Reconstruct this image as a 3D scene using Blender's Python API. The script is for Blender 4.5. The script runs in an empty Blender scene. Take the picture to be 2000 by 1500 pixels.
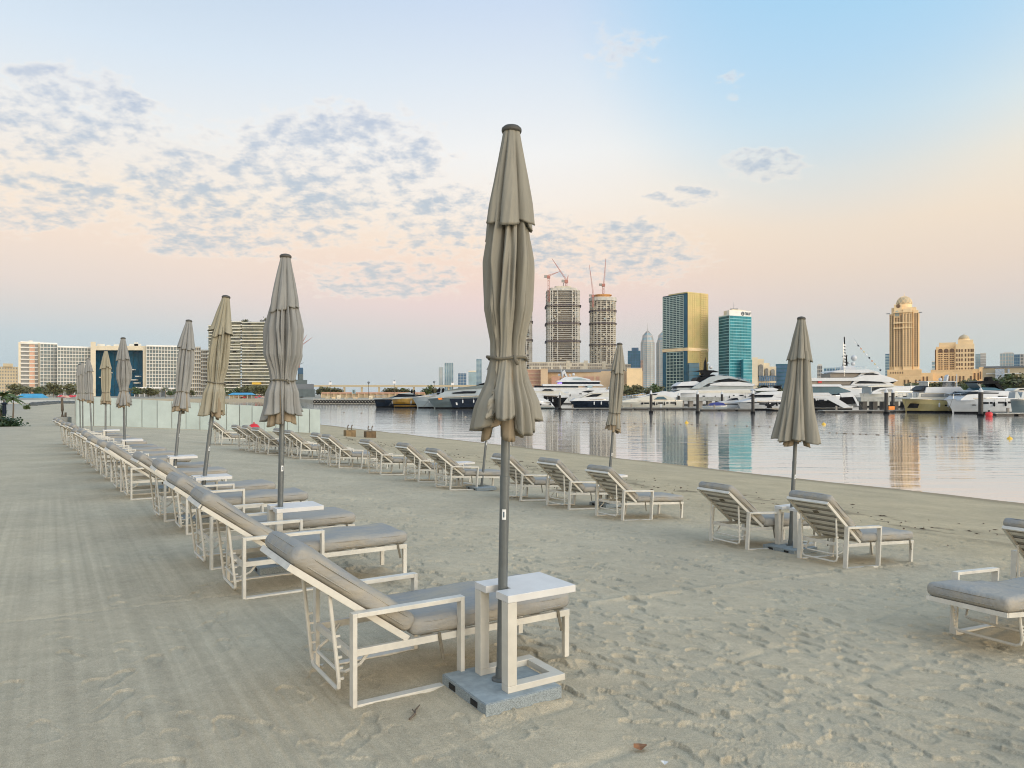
import bpy, bmesh, math, random
import numpy as np
from mathutils import Vector, Matrix

random.seed(7)
rng = np.random.default_rng(11)
scn = bpy.context.scene
C = scn.collection
PI = math.pi
# ------------------------------------------------------------------ camera, sky, sun, exposure
F = 1450.0      # focal length in photograph pixels (2000 wide)
HOR = 770.0     # photograph row of the horizon
EYE = 1.6
cam_d = bpy.data.cameras.new('camera')
cam_d.sensor_width = 36.0
cam_d.lens = F / 2000.0 * 36.0
cam_d.shift_y = (HOR - 750.0) / 2000.0
cam_d.clip_start = 0.05
cam_d.clip_end = 20000.0
cam = bpy.data.objects.new('camera', cam_d)
cam.location = (0, 0, EYE)
cam.rotation_euler = (PI / 2, 0, 0)
C.objects.link(cam)
scn.camera = cam

SUN_EL, SUN_AZ = 9.0, 138.0      # degrees; azimuth clockwise from +Y (to the right, a little behind the camera)


def lin(r, g, b):
    def f(c):
        c /= 255.0
        return c / 12.92 if c <= 0.04045 else ((c + 0.055) / 1.055) ** 2.4
    return (f(r), f(g), f(b), 1.0)


def build_world():
    w = bpy.data.worlds.new('World')
    scn.world = w
    w.use_nodes = True
    nt = w.node_tree
    nt.nodes.clear()
    L = nt.links

    def node(t, **k):
        n = nt.nodes.new(t)
        for a, b in k.items():
            setattr(n, a, b)
        return n

    def put(sock, v):
        if hasattr(v, 'is_linked'):
            L.new(v, sock)
        else:
            sock.default_value = v

    def m(op, a, b=0.0, c=None, clamp=False):
        n = node('ShaderNodeMath', operation=op, use_clamp=clamp)
        put(n.inputs[0], a)
        put(n.inputs[1], b)
        if c is not None:
            put(n.inputs[2], c)
        return n.outputs[0]

    def mix(f, a, b):
        n = node('ShaderNodeMix', data_type='RGBA')
        put(n.inputs['Factor'], f)
        put(n.inputs['A'], a)
        put(n.inputs['B'], b)
        return n.outputs['Result']

    def smooth(v, lo, hi, o0=0.0, o1=1.0):
        n = node('ShaderNodeMapRange', interpolation_type='SMOOTHSTEP')
        put(n.inputs['Value'], v)
        n.inputs['From Min'].default_value = lo
        n.inputs['From Max'].default_value = hi
        n.inputs['To Min'].default_value = o0
        n.inputs['To Max'].default_value = o1
        return n.outputs['Result']

    def ramp(fac, stops):
        n = node('ShaderNodeValToRGB')
        cr = n.color_ramp
        cr.interpolation = 'B_SPLINE' if False else 'EASE' if False else 'LINEAR'
        while len(cr.elements) > 1:
            cr.elements.remove(cr.elements[-1])
        for i, (deg, col) in enumerate(stops):
            p = math.sqrt(max(0.0, math.sin(math.radians(deg))))
            e = cr.elements[0] if i == 0 else cr.elements.new(p)
            e.position = p
            e.color = lin(*col)
        put(n.inputs['Fac'], fac)
        return n.outputs['Color']

    tc = node('ShaderNodeTexCoord')
    sep = node('ShaderNodeSeparateXYZ')
    L.new(tc.outputs['Generated'], sep.inputs[0])
    x, y, z = sep.outputs
    zc = m('MAXIMUM', z, 0.0)
    fac = m('SQRT', zc)
    zen = (90, (158, 192, 230))
    mid = (45, (180, 207, 236))
    center = ramp(fac, [(0, (196, 204, 206)), (2, (200, 205, 207)), (4.3, (211, 206, 205)), (6.7, (232, 209, 206)),
                        (9, (242, 214, 199)), (11.5, (247, 224, 203)), (14.3, (247, 237, 226)), (18, (243, 242, 240)),
                        (23, (223, 232, 241)), (28, (203, 219, 240)), mid, zen])
    left = ramp(fac, [(0, (178, 198, 208)), (2, (182, 200, 210)), (4.0, (192, 203, 210)), (5.6, (210, 206, 205)),
                      (7.5, (228, 212, 203)), (10.5, (242, 220, 202)), (13.5, (246, 229, 209)), (18, (235, 236, 235)),
                      (23, (215, 228, 240)), (28, (196, 214, 232)), mid, zen])
    right = ramp(fac, [(0, (188, 204, 206)), (2, (192, 205, 206)), (4.3, (204, 205, 203)), (6.7, (222, 208, 199)),
                       (9, (233, 214, 197)), (12, (240, 222, 201)), (15.5, (237, 229, 214)), (19, (224, 232, 231)),
                       (23, (202, 224, 239)), (28, (176, 214, 240)), mid, zen])
    hyp = m('SQRT', m('ADD', m('MULTIPLY', x, x), m('MULTIPLY', y, y)))
    a = m('DIVIDE', x, m('MAXIMUM', hyp, 0.001))
    col = mix(smooth(a, 0.0, -0.52), center, left)
    col = mix(smooth(a, 0.0, 0.45), col, right)
    # deeper blue lobe high on the right
    bd = Vector((0.42, 1.0, 0.56)).normalized()
    vd = node('ShaderNodeVectorMath', operation='DOT_PRODUCT')
    L.new(tc.outputs['Generated'], vd.inputs[0])
    vd.inputs[1].default_value = bd
    col = mix(m('MULTIPLY', smooth(vd.outputs['Value'], 0.955, 1.0), 0.42), col, lin(140, 203, 242))
    # unseen sun after-glow behind the camera, scaled up to brighten sand and fronts
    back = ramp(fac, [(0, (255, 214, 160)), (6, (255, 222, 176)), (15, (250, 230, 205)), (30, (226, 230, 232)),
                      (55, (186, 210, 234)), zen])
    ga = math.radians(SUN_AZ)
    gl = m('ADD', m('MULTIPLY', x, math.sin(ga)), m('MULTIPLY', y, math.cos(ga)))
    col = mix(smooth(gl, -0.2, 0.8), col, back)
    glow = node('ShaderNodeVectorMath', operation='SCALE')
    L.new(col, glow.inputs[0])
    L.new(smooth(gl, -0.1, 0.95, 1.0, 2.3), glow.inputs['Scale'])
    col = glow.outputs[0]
    # ---- clouds: broken altocumulus laid on a plane
    den = m('ADD', zc, 0.28)
    px_, py_ = m('DIVIDE', x, den), m('DIVIDE', y, den)
    comb = node('ShaderNodeCombineXYZ')
    L.new(px_, comb.inputs[0])
    L.new(py_, comb.inputs[1])
    n1 = node('ShaderNodeTexNoise')
    n1.inputs['Scale'].default_value = 25.0
    n1.inputs['Detail'].default_value = 7.0
    n1.inputs['Roughness'].default_value = 0.6
    L.new(comb.outputs[0], n1.inputs['Vector'])
    n2 = node('ShaderNodeTexNoise')
    n2.inputs['Scale'].default_value = 7.5
    n2.inputs['Detail'].default_value = 3.0
    L.new(comb.outputs[0], n2.inputs['Vector'])
    ys = m('MAXIMUM', y, 0.02)
    ax = m('DIVIDE', x, ys)
    ez = m('DIVIDE', z, ys)
    lobes = [(90, 235, 200, 85, 1.0), (60, 390, 170, 60, 1.0), (650, 310, 200, 95, 1.0), (500, 395, 260, 90, 1.0),
             (330, 330, 160, 70, .62), (860, 430, 190, 90, .66), (1190, 490, 170, 60, 1.0), (755, 545, 140, 34, 1.05),
             (1495, 318, 75, 32, .95), (1225, 95, 95, 65, .5), (1330, 385, 80, 22, .8), (400, 482, 110, 22, .95),
             (1430, 160, 50, 50, .4), (1000, 450, 330, 70, .5), (60, 140, 110, 24, .55), (-500, 300, 420, 170, .6), (420, 250, 300, 60, .42)]
    cov = None
    for (lx, ly, sx, sy, amp) in lobes:
        dx = m('MULTIPLY', m('SUBTRACT', ax, (lx - 1000) / F), F / sx)
        dy = m('MULTIPLY', m('SUBTRACT', ez, (HOR - ly) / F), F / sy)
        g = m('MULTIPLY', m('EXPONENT', m('MULTIPLY', m('ADD', m('MULTIPLY', dx, dx), m('MULTIPLY', dy, dy)), -0.7)), amp)
        cov = g if cov is None else m('MAXIMUM', cov, g)
    cov = m('MINIMUM', m('MULTIPLY', cov, 1.85), 1.06)
    cov = m('MULTIPLY', cov, smooth(y, 0.0, 0.15))
    nn = m('ADD', m('MULTIPLY', n1.outputs['Fac'], 0.68), m('MULTIPLY', n2.outputs['Fac'], 0.32))
    dens = m('ADD', nn, m('MULTIPLY', m('SUBTRACT', cov, 1.0), 0.34))
    body = smooth(dens, 0.425, 0.66)
    edge = smooth(dens, 0.36, 0.50)
    col = mix(m('MULTIPLY', edge, 0.35), col, lin(253, 240, 226))
    ccol = ramp(fac, [(0, (196, 200, 206)), (8, (178, 190, 200)), (14, (168, 186, 203)), (22, (176, 190, 214)), (90, (190, 200, 220))])
    col = mix(m('MULTIPLY', body, 0.78), col, ccol)
    # below the horizon: the dim ground
    col = mix(smooth(z, 0.0, -0.06), col, (0.22, 0.21, 0.19, 1))
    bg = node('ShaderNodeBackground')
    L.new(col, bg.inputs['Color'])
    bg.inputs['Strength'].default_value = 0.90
    sky = node('ShaderNodeTexSky', sky_type='NISHITA')
    sky.sun_disc = False
    sky.sun_elevation = math.radians(SUN_EL)
    sky.sun_rotation = math.radians(SUN_AZ)
    bg2 = node('ShaderNodeBackground')
    L.new(sky.outputs[0], bg2.inputs['Color'])
    bg2.inputs['Strength'].default_value = 0.012
    add = node('ShaderNodeAddShader')
    L.new(bg.outputs[0], add.inputs[0])
    L.new(bg2.outputs[0], add.inputs[1])
    out = node('ShaderNodeOutputWorld')
    L.new(add.outputs[0], out.inputs['Surface'])


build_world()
sun_d = bpy.data.lights.new('sun', 'SUN')
sun_d.energy = 1.4
sun_d.angle = math.radians(32)
sun_d.color = (1.0, 0.90, 0.76)
sun = bpy.data.objects.new('sun', sun_d)
_e, _a = math.radians(SUN_EL), math.radians(SUN_AZ)
sdir = Vector((math.sin(_a) * math.cos(_e), math.cos(_a) * math.cos(_e), math.sin(_e)))
sun.rotation_euler = (-sdir).to_track_quat('-Z', 'Y').to_euler()
C.objects.link(sun)
vs = scn.view_settings
vs.view_transform = 'Standard'
vs.look = 'None'
vs.exposure = 0.14
vs.gamma = 1.0
vs.use_curve_mapping = False
scn.cycles.use_denoising = True
scn.cycles.filter_width = 1.05
scn.cycles.max_bounces = 8
scn.cycles.sample_clamp_indirect = 6.0


# ------------------------------------------------------------------ materials
def mat(name, col, rough=0.7, metal=0.0, noise=None, bump=None, spec=0.5, col2=None, stretch=None, coat=0.0):
    """noise=(scale, amount) mottles the colour (towards col2 when given); bump=(scale, strength, distance)."""
    m = bpy.data.materials.new(name)
    m.use_nodes = True
    nt = m.node_tree
    b = nt.nodes['Principled BSDF']
    b.inputs['Base Color'].default_value = (*col, 1)
    b.inputs['Roughness'].default_value = rough
    b.inputs['Metallic'].default_value = metal
    b.inputs['Specular IOR Level'].default_value = spec
    b.inputs['Coat Weight'].default_value = coat
    vec = None
    if noise or bump:
        tc = nt.nodes.new('ShaderNodeTexCoord')
        mp = nt.nodes.new('ShaderNodeMapping')
        if stretch:
            mp.inputs['Scale'].default_value = stretch
        nt.links.new(tc.outputs['Object'], mp.inputs['Vector'])
        vec = mp.outputs[0]
    if noise:
        n = nt.nodes.new('ShaderNodeTexNoise')
        n.inputs['Scale'].default_value = noise[0]
        n.inputs['Detail'].default_value = 5
        n.inputs['Roughness'].default_value = 0.6
        nt.links.new(vec, n.inputs['Vector'])
        r = nt.nodes.new('ShaderNodeMapRange')
        r.inputs['From Min'].default_value = 0.3
        r.inputs['From Max'].default_value = 0.7
        nt.links.new(n.outputs['Fac'], r.inputs['Value'])
        mx = nt.nodes.new('ShaderNodeMix')
        mx.data_type = 'RGBA'
        k = noise[1]
        c2 = col2 or tuple(c * (1 - k) for c in col)
        c1 = col if col2 else tuple(min(1, c * (1 + k * .5)) for c in col)
        mx.inputs['A'].default_value = (*c1, 1)
        mx.inputs['B'].default_value = (*c2, 1)
        nt.links.new(r.outputs[0], mx.inputs['Factor'])
        nt.links.new(mx.outputs['Result'], b.inputs['Base Color'])
    if bump:
        n = nt.nodes.new('ShaderNodeTexNoise')
        n.inputs['Scale'].default_value = bump[0]
        n.inputs['Detail'].default_value = 4
        nt.links.new(vec, n.inputs['Vector'])
        bp = nt.nodes.new('ShaderNodeBump')
        bp.inputs['Strength'].default_value = bump[1]
        bp.inputs['Distance'].default_value = bump[2] if len(bump) > 2 else 0.01
        nt.links.new(n.outputs['Fac'], bp.inputs['Height'])
        nt.links.new(bp.outputs[0], b.inputs['Normal'])
    return m


M = {}
M['frame'] = mat('cream_powder_coat', (.62, .60, .53), .45, noise=(9, .16), bump=(60, .08, .002))
M['table'] = mat('table_powder_coat', (.60, .575, .50), .4, noise=(7, .12))
M['tabletop'] = mat('table_top_white', (.64, .635, .61), .35, noise=(6, .10))
M['pole'] = mat('grey_pole_paint', (.145, .16, .16), .38, metal=.25, noise=(5, .25), bump=(90, .05, .002))
M['slab'] = mat('granite', (.28, .325, .34), .75, noise=(210, .55), bump=(120, .5, .004))
M['slab_top'] = mat('granite_dusty', (.30, .345, .355), .8, noise=(14, .25), bump=(160, .2, .002))
M['dark'] = mat('dark_gap', (.012, .013, .014), .7, noise=(20, .2))
M['sticker'] = mat('sticker', (.75, .76, .75), .4, noise=(50, .1))
M['cap'] = mat('dark_cap', (.07, .066, .055), .6, noise=(25, .3))
M['fabA'] = mat('taupe_canvas', (.315, .298, .245), .9, noise=(5, .3), bump=(34, .45, .012), stretch=(1, 1, .16), spec=.12, col2=(.23, .22, .185))
M['fabB'] = mat('grey_canvas', (.315, .315, .295), .9, noise=(5, .3), bump=(34, .45, .012), stretch=(1, 1, .16), spec=.12, col2=(.235, .235, .225))
M['fabC'] = mat('beige_canvas', (.36, .335, .26), .9, noise=(5, .3), bump=(34, .45, .012), stretch=(1, 1, .16), spec=.12, col2=(.29, .265, .19))
M['lining'] = mat('canvas_lining', (.33, .27, .19), .9, noise=(4, .3), spec=.1)
M['vinyl'] = mat('dusty_cushion', (.375, .335, .26), .62, noise=(3.2, 1), bump=(14, .5, .02), spec=.35, col2=(.255, .265, .265), stretch=(1, 2.2, 2))
M['vinylB'] = mat('grey_cushion', (.27, .275, .265), .58, noise=(3.0, 1), bump=(14, .5, .02), spec=.4, col2=(.35, .32, .265), stretch=(1, 2, 2))
M['strapf'] = mat('strap_webbing', (.15, .135, .10), .9, noise=(40, .3))
M['white'] = mat('white_gelcoat', (.54, .555, .56), .35, noise=(.6, .09), spec=.3)
M['cream'] = mat('cream_gelcoat', (.52, .505, .44), .35, noise=(.6, .08))
M['greyhull'] = mat('grey_gelcoat', (.30, .35, .37), .3, noise=(.5, .12))
M['slate'] = mat('slate_paint', (.10, .135, .145), .3, noise=(.5, .2))
M['navy'] = mat('navy_paint', (.010, .017, .030), .4, noise=(.5, .3), spec=.08)
M['black'] = mat('black_paint', (.009, .010, .012), .5, noise=(.5, .3), spec=.05)
M['gold'] = mat('yellow_paint', (.40, .335, .15), .3, noise=(.7, .15))
M['ochre'] = mat('ochre_paint', (.34, .20, .03), .35, noise=(.5, .5))
M['bglass'] = mat('smoked_glass', (.010, .014, .020), .35, noise=(.8, .3), spec=.08)
M['blueglass'] = mat('blue_glass', (.02, .085, .12), .1, noise=(.4, .4))
M['blue'] = mat('blue_cover', (.02, .03, .18), .6, noise=(2, .3))
M['steel'] = mat('stainless', (.55, .57, .58), .25, metal=.8, noise=(3, .1))
M['pile'] = mat('black_pile', (.012, .012, .012), .5, noise=(2, .4))
M['pontoon'] = mat('pontoon_deck', (.26, .26, .23), .8, noise=(1.2, .3), bump=(6, .3, .03))
M['concrete'] = mat('concrete', (.33, .33, .30), .85, noise=(1.5, .3), bump=(9, .3, .02))
M['red'] = mat('red_plastic', (.55, .02, .025), .4, noise=(3, .15))
M['orange'] = mat('orange_plastic', (.75, .22, .02), .4, noise=(3, .15))
M['yellow'] = mat('yellow_plastic', (.75, .48, .05), .45, noise=(3, .15))
M['board'] = mat('hoarding_board', (.38, .45, .435), .9, noise=(1.3, .12), bump=(5, .12, .01))
M['boardB'] = mat('hoarding_board_pale', (.41, .48, .465), .9, noise=(1.3, .12), bump=(5, .12, .01))
M['leaf'] = mat('leaf', (.075, .115, .032), .6, noise=(1.4, .5))
M['leafB'] = mat('leaf_olive', (.125, .125, .05), .65, noise=(.8, .45))
M['leafdk'] = mat('leaf_dark', (.02, .055, .018), .5, noise=(3, .5))
M['bark'] = mat('bark', (.14, .11, .08), .9, noise=(6, .35), bump=(14, .5, .03))
M['rock'] = mat('rock', (.10, .11, .11), .9, noise=(1.5, .4), bump=(4, .6, .1))
M['hotelw'] = mat('hotel_white', (.70, .685, .62), .7, noise=(.15, .1))
M['hotelc'] = mat('hotel_cream', (.74, .65, .48), .7, noise=(.12, .12))
M['hotelp'] = mat('hotel_peach', (.66, .40, .28), .7, noise=(.12, .15))
M['hotelg'] = mat('hotel_glass', (.10, .165, .20), .25, noise=(.2, .35), col2=(.22, .25, .24), spec=.2)
M['hotelw2'] = mat('window_grey', (.15, .165, .17), .3, noise=(.25, .5))
M['gateglass'] = mat('gate_glass', (.008, .085, .16), .06, noise=(.1, .5), spec=.15)
M['beigewall'] = mat('beige_wall', (.50, .42, .28), .8, noise=(.1, .12))
M['sandst'] = mat('sandstone', (.82, .57, .30), .8, noise=(.12, .14))
M['sandst2'] = mat('sandstone_pale', (.86, .65, .38), .8, noise=(.12, .12))
M['archglass'] = mat('brown_glass', (.19, .115, .065), .45, noise=(.3, .4), spec=.15)
M['terr'] = mat('terrace_edge', (.68, .66, .56), .7, noise=(.1, .15))
M['terrg'] = mat('terrace_glass', (.10, .14, .15), .25, noise=(.14, 1), col2=(.33, .33, .24))
M['conc2'] = mat('raw_concrete', (.56, .54, .48), .85, noise=(.15, .25))
M['conc3'] = mat('warm_concrete', (.60, .55, .44), .85, noise=(.15, .25))
M['core'] = mat('dark_interior', (.22, .20, .18), .9, noise=(.2, .6), col2=(.33, .29, .23))
M['crane'] = mat('crane_red', (.42, .17, .13), .6, noise=(.5, .2))
M['net'] = mat('safety_screen', (.17, .14, .15), .8, noise=(.3, .3))
M['orangenet'] = mat('orange_formwork', (.60, .30, .09), .8, noise=(.3, .4))
M['goldrefl'] = mat('gold_reflection_glass', (.47, .42, .17), .35, metal=.1, noise=(.05, .2), col2=(.64, .47, .22))  # sunset sky reflection painted into the glass colour
M['towerglass'] = mat('tower_glass', (.025, .075, .09), .2, noise=(.12, .5), spec=.15)
M['towerblue'] = mat('tower_blue', (.025, .11, .17), .15, noise=(.1, .25), spec=.15)
M['mint'] = mat('pale_green_slab', (.46, .58, .52), .6, noise=(.1, .1))
M['teal'] = mat('teal_glass', (.035, .26, .31), .25, noise=(.1, .4), spec=.15)
M['tealdk'] = mat('teal_glass_dark', (.02, .13, .165), .25, noise=(.1, .4), spec=.15)
M['tealband'] = mat('teal_spandrel', (.16, .43, .48), .4, noise=(.1, .15))
M['bluebox'] = mat('blue_facade', (.03, .12, .23), .2, noise=(.1, .35))
M['palebl'] = mat('pale_blue_glass', (.30, .42, .46), .3, noise=(.05, .25))
M['palest'] = mat('pale_stone', (.47, .44, .40), .7, noise=(.05, .15))  # pale tone carries part of the distance haze
M['mallw'] = mat('mall_wall', (.60, .45, .29), .8, noise=(.06, .15))
M['mallr'] = mat('mall_red', (.47, .28, .20), .8, noise=(.06, .15))
M['roofgrey'] = mat('roof_grey', (.16, .18, .20), .6, noise=(.1, .2))
M['whiteroof'] = mat('white_roof', (.74, .73, .69), .5, noise=(.3, .08))
M['blueroof'] = mat('blue_roof', (.06, .33, .55), .5, noise=(.6, .25))
M['lampglow'] = mat('white_sign_panel', (.8, .79, .78), .4, noise=(.5, .05))
M['text'] = mat('sign_lettering', (.06, .10, .13), .5, noise=(2, .1))
M['purple'] = mat('violet_lamp', (.30, .2, .75), .4, noise=(1, .1))
_b = M['purple'].node_tree.nodes['Principled BSDF']
_b.inputs['Emission Color'].default_value = (.33, .22, .9, 1)
_b.inputs['Emission Strength'].default_value = .8


# ------------------------------------------------------------------ mesh helpers
class MB:
    def __init__(s):
        s.v, s.f = [], []

    def add(s, vs_, fs):
        n = len(s.v)
        s.v.extend([tuple(p) for p in vs_])
        s.f.extend([tuple(i + n for i in q) for q in fs])
        return s

    def box(s, c, d):
        x, y, z = c
        a, b, e = d[0] / 2, d[1] / 2, d[2] / 2
        return s.add([(x + i * a, y + j * b, z + k * e) for k in (-1, 1) for j in (-1, 1) for i in (-1, 1)],
                     [(0, 2, 3, 1), (4, 5, 7, 6), (0, 1, 5, 4), (2, 6, 7, 3), (0, 4, 6, 2), (1, 3, 7, 5)])

    def obox(s, c, t, n, lt, ln, lz):
        """box at c with horizontal axes t, n (2-D) and full sizes lt, ln, lz"""
        vs_ = []
        for k in (-1, 1):
            for j in (-1, 1):
                for i in (-1, 1):
                    vs_.append((c[0] + t[0] * i * lt / 2 + n[0] * j * ln / 2, c[1] + t[1] * i * lt / 2 + n[1] * j * ln / 2, c[2] + k * lz / 2))
        return s.add(vs_, [(0, 2, 3, 1), (4, 5, 7, 6), (0, 1, 5, 4), (2, 6, 7, 3), (0, 4, 6, 2), (1, 3, 7, 5)])

    def bar(s, p, q, w, h, up=(0, 0, 1)):
        p, q = Vector(p), Vector(q)
        d = (q - p).normalized()
        u = Vector(up)
        sd = d.cross(u)
        if sd.length < 1e-4:
            sd = d.cross(Vector((0, 1, 0)))
        sd.normalize()
        u = sd.cross(d).normalized()
        vs_ = [o + sd * i * w / 2 + u * j * h / 2 for o in (p, q) for j in (-1, 1) for i in (-1, 1)]
        return s.add(vs_, [(0, 1, 3, 2), (4, 6, 7, 5), (0, 4, 5, 1), (2, 3, 7, 6), (0, 2, 6, 4), (1, 5, 7, 3)])

    def tube(s, pts, r, n=8):
        pts = [Vector(p) for p in pts]
        rings = []
        for i, p in enumerate(pts):
            d = (pts[min(i + 1, len(pts) - 1)] - pts[max(i - 1, 0)]).normalized()
            a = d.cross(Vector((0, 0, 1)))
            if a.length < 1e-3:
                a = d.cross(Vector((0, 1, 0)))
            a.normalize()
            b = d.cross(a).normalized()
            rr = r[i] if isinstance(r, (list, tuple)) else r
            rings.append([p + (a * math.cos(2 * PI * k / n) + b * math.sin(2 * PI * k / n)) * rr for k in range(n)])
        vs_ = [p for rg in rings for p in rg]
        fs = []
        for i in range(len(rings) - 1):
            for k in range(n):
                fs.append((i * n + k, i * n + (k + 1) % n, (i + 1) * n + (k + 1) % n, (i + 1) * n + k))
        fs.append(tuple(range(n - 1, -1, -1)))
        fs.append(tuple((len(rings) - 1) * n + k for k in range(n)))
        return s.add(vs_, fs)

    def lathe(s, prof, n=16, c=(0, 0, 0), sx=1, sy=1):
        vs_ = [(c[0] + r * math.cos(2 * PI * k / n) * sx, c[1] + r * math.sin(2 * PI * k / n) * sy, c[2] + z) for r, z in prof for k in range(n)]
        fs = []
        for i in range(len(prof) - 1):
            for k in range(n):
                fs.append((i * n + k, i * n + (k + 1) % n, (i + 1) * n + (k + 1) % n, (i + 1) * n + k))
        fs.append(tuple(range(n - 1, -1, -1)))
        fs.append(tuple((len(prof) - 1) * n + k for k in range(n)))
        return s.add(vs_, fs)

    def prism_z(s, poly, z0, z1, top=None):
        """plan polygon (counter-clockwise) raised from z0 to z1; top = other plan polygon for the top"""
        n = len(poly)
        top = top or poly
        vs_ = [(x, y, z0) for x, y in poly] + [(x, y, z1) for x, y in top]
        fs = [tuple(range(n - 1, -1, -1)), tuple(range(n, 2 * n))]
        for i in range(n):
            j = (i + 1) % n
            fs.append((i, j, n + j, n + i))
        return s.add(vs_, fs)

    def prism_y(s, poly, hw, taper=0.0, y0=0.0):
        """side-view polygon [(x, z)] given width +-hw; the sides lean in by taper towards the top"""
        n = len(poly)
        zs = [p[1] for p in poly]
        z0, z1 = min(zs), max(zs)
        k = [hw * (1 - taper * (z - z0) / max(1e-6, z1 - z0)) for z in zs]
        vs_ = [(poly[i][0], y0 - k[i], poly[i][1]) for i in range(n)] + [(poly[i][0], y0 + k[i], poly[i][1]) for i in range(n)]
        fs = [tuple(range(n)), tuple(range(2 * n - 1, n - 1, -1))]
        for i in range(n):
            j = (i + 1) % n
            fs.append((j, i, n + i, n + j))
        return s.add(vs_, fs)

    def build(s, name, m, parent=None, smooth=False, bevel=0.0, kind=None, loc=None, seg=2):
        me = bpy.data.meshes.new(name)
        me.from_pydata(s.v, [], s.f)
        bm = bmesh.new()
        bm.from_mesh(me)
        if bevel > 0:
            bmesh.ops.bevel(bm, geom=list(bm.edges), offset=bevel, segments=seg, affect='EDGES', profile=.6)
        bmesh.ops.recalc_face_normals(bm, faces=bm.faces)
        bm.to_mesh(me)
        bm.free()
        return link(name, me, m, parent, smooth, kind, loc)


def link(name, me, m, parent=None, smooth=False, kind=None, loc=None):
    if smooth:
        me.polygons.foreach_set('use_smooth', [True] * len(me.polygons))
    if m:
        me.materials.append(m)
    o = bpy.data.objects.new(name, me)
    C.objects.link(o)
    if parent:
        o.parent = parent
    if kind:
        o['kind'] = kind
    if loc:
        o.location = loc
    return o


def thing(name, label, cat, loc=(0, 0, 0), rz=0.0, group=None):
    o = bpy.data.objects.new(name, None)
    o.empty_display_size = .2
    C.objects.link(o)
    o.location = loc
    o.rotation_euler = (0, 0, rz)
    return tag(o, label, cat, group)


def tag(o, label, cat, group=None):
    o['label'] = label
    o['category'] = cat
    if group:
        o['group'] = group
    return o


def dup(root, label, loc=None, rz=None, scale=None):
    kids = {}
    for o in root.children:
        kids[o] = list(o.children)
    r = root.copy()
    C.objects.link(r)
    r['label'] = label
    if loc is not None:
        r.location = loc
    if rz is not None:
        r.rotation_euler = (0, 0, rz)
    if scale is not None:
        r.scale = scale if isinstance(scale, tuple) else (scale,) * 3
    for ch, subs in kids.items():
        c = ch.copy()
        C.objects.link(c)
        c.parent = r
        for g in subs:
            d = g.copy()
            C.objects.link(d)
            d.parent = c
    return r


def WX(px, D):
    return (px - 1000.0) / F * D


def WZ(py, D):
    return EYE + (HOR - py) / F * D


# ------------------------------------------------------------------ terrain shape
UX, UY = -.529, .8486          # along the lounger rows, away from the camera
VX, VY = .8486, .529           # across the rows, towards the water
ROW = math.atan2(VY, VX)
WATER = -1.5


def sv(x, y):
    return VX * x + VY * y - 2.07


def gz(x, y):
    s = sv(x, y)
    z = -.07 * max(0.0, s)
    return max(z, -4.0)


_T = rng.random((256, 256))


def vnoise(x, y):
    xi, yi = np.floor(x).astype(int), np.floor(y).astype(int)
    fx, fy = x - xi, y - yi
    fx, fy = fx * fx * (3 - 2 * fx), fy * fy * (3 - 2 * fy)
    a, b = _T[xi & 255, yi & 255], _T[(xi + 1) & 255, yi & 255]
    c, d = _T[xi & 255, (yi + 1) & 255], _T[(xi + 1) & 255, (yi + 1) & 255]
    return (a * (1 - fx) + b * fx) * (1 - fy) + (c * (1 - fx) + d * fx) * fy - .5


def sstep(a, b, t):
    t = np.clip((t - a) / (b - a), 0, 1)
    return t * t * (3 - 2 * t)


def grid_mesh(P, wrap=False):
    """P: (nr, nc, 3) array -> mesh"""
    nr, nc = P.shape[:2]
    me = bpy.data.meshes.new('grid')
    idx = np.arange(nr * nc).reshape(nr, nc)
    if wrap:
        nx = np.roll(idx, -1, axis=1)
        q = np.stack([idx[:-1], nx[:-1], nx[1:], idx[1:]], -1).reshape(-1, 4)
    else:
        q = np.stack([idx[:-1, :-1], idx[:-1, 1:], idx[1:, 1:], idx[1:, :-1]], -1).reshape(-1, 4)
    me.vertices.add(nr * nc)
    me.vertices.foreach_set('co', P.astype(np.float32).ravel())
    me.loops.add(q.size)
    me.loops.foreach_set('vertex_index', q.ravel().astype(np.int32))
    me.polygons.add(len(q))
    me.polygons.foreach_set('loop_start', np.arange(0, q.size, 4, dtype=np.int32))
    me.polygons.foreach_set('loop_total', np.full(len(q), 4, dtype=np.int32))
    me.update()
    me.validate()
    return me


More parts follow.
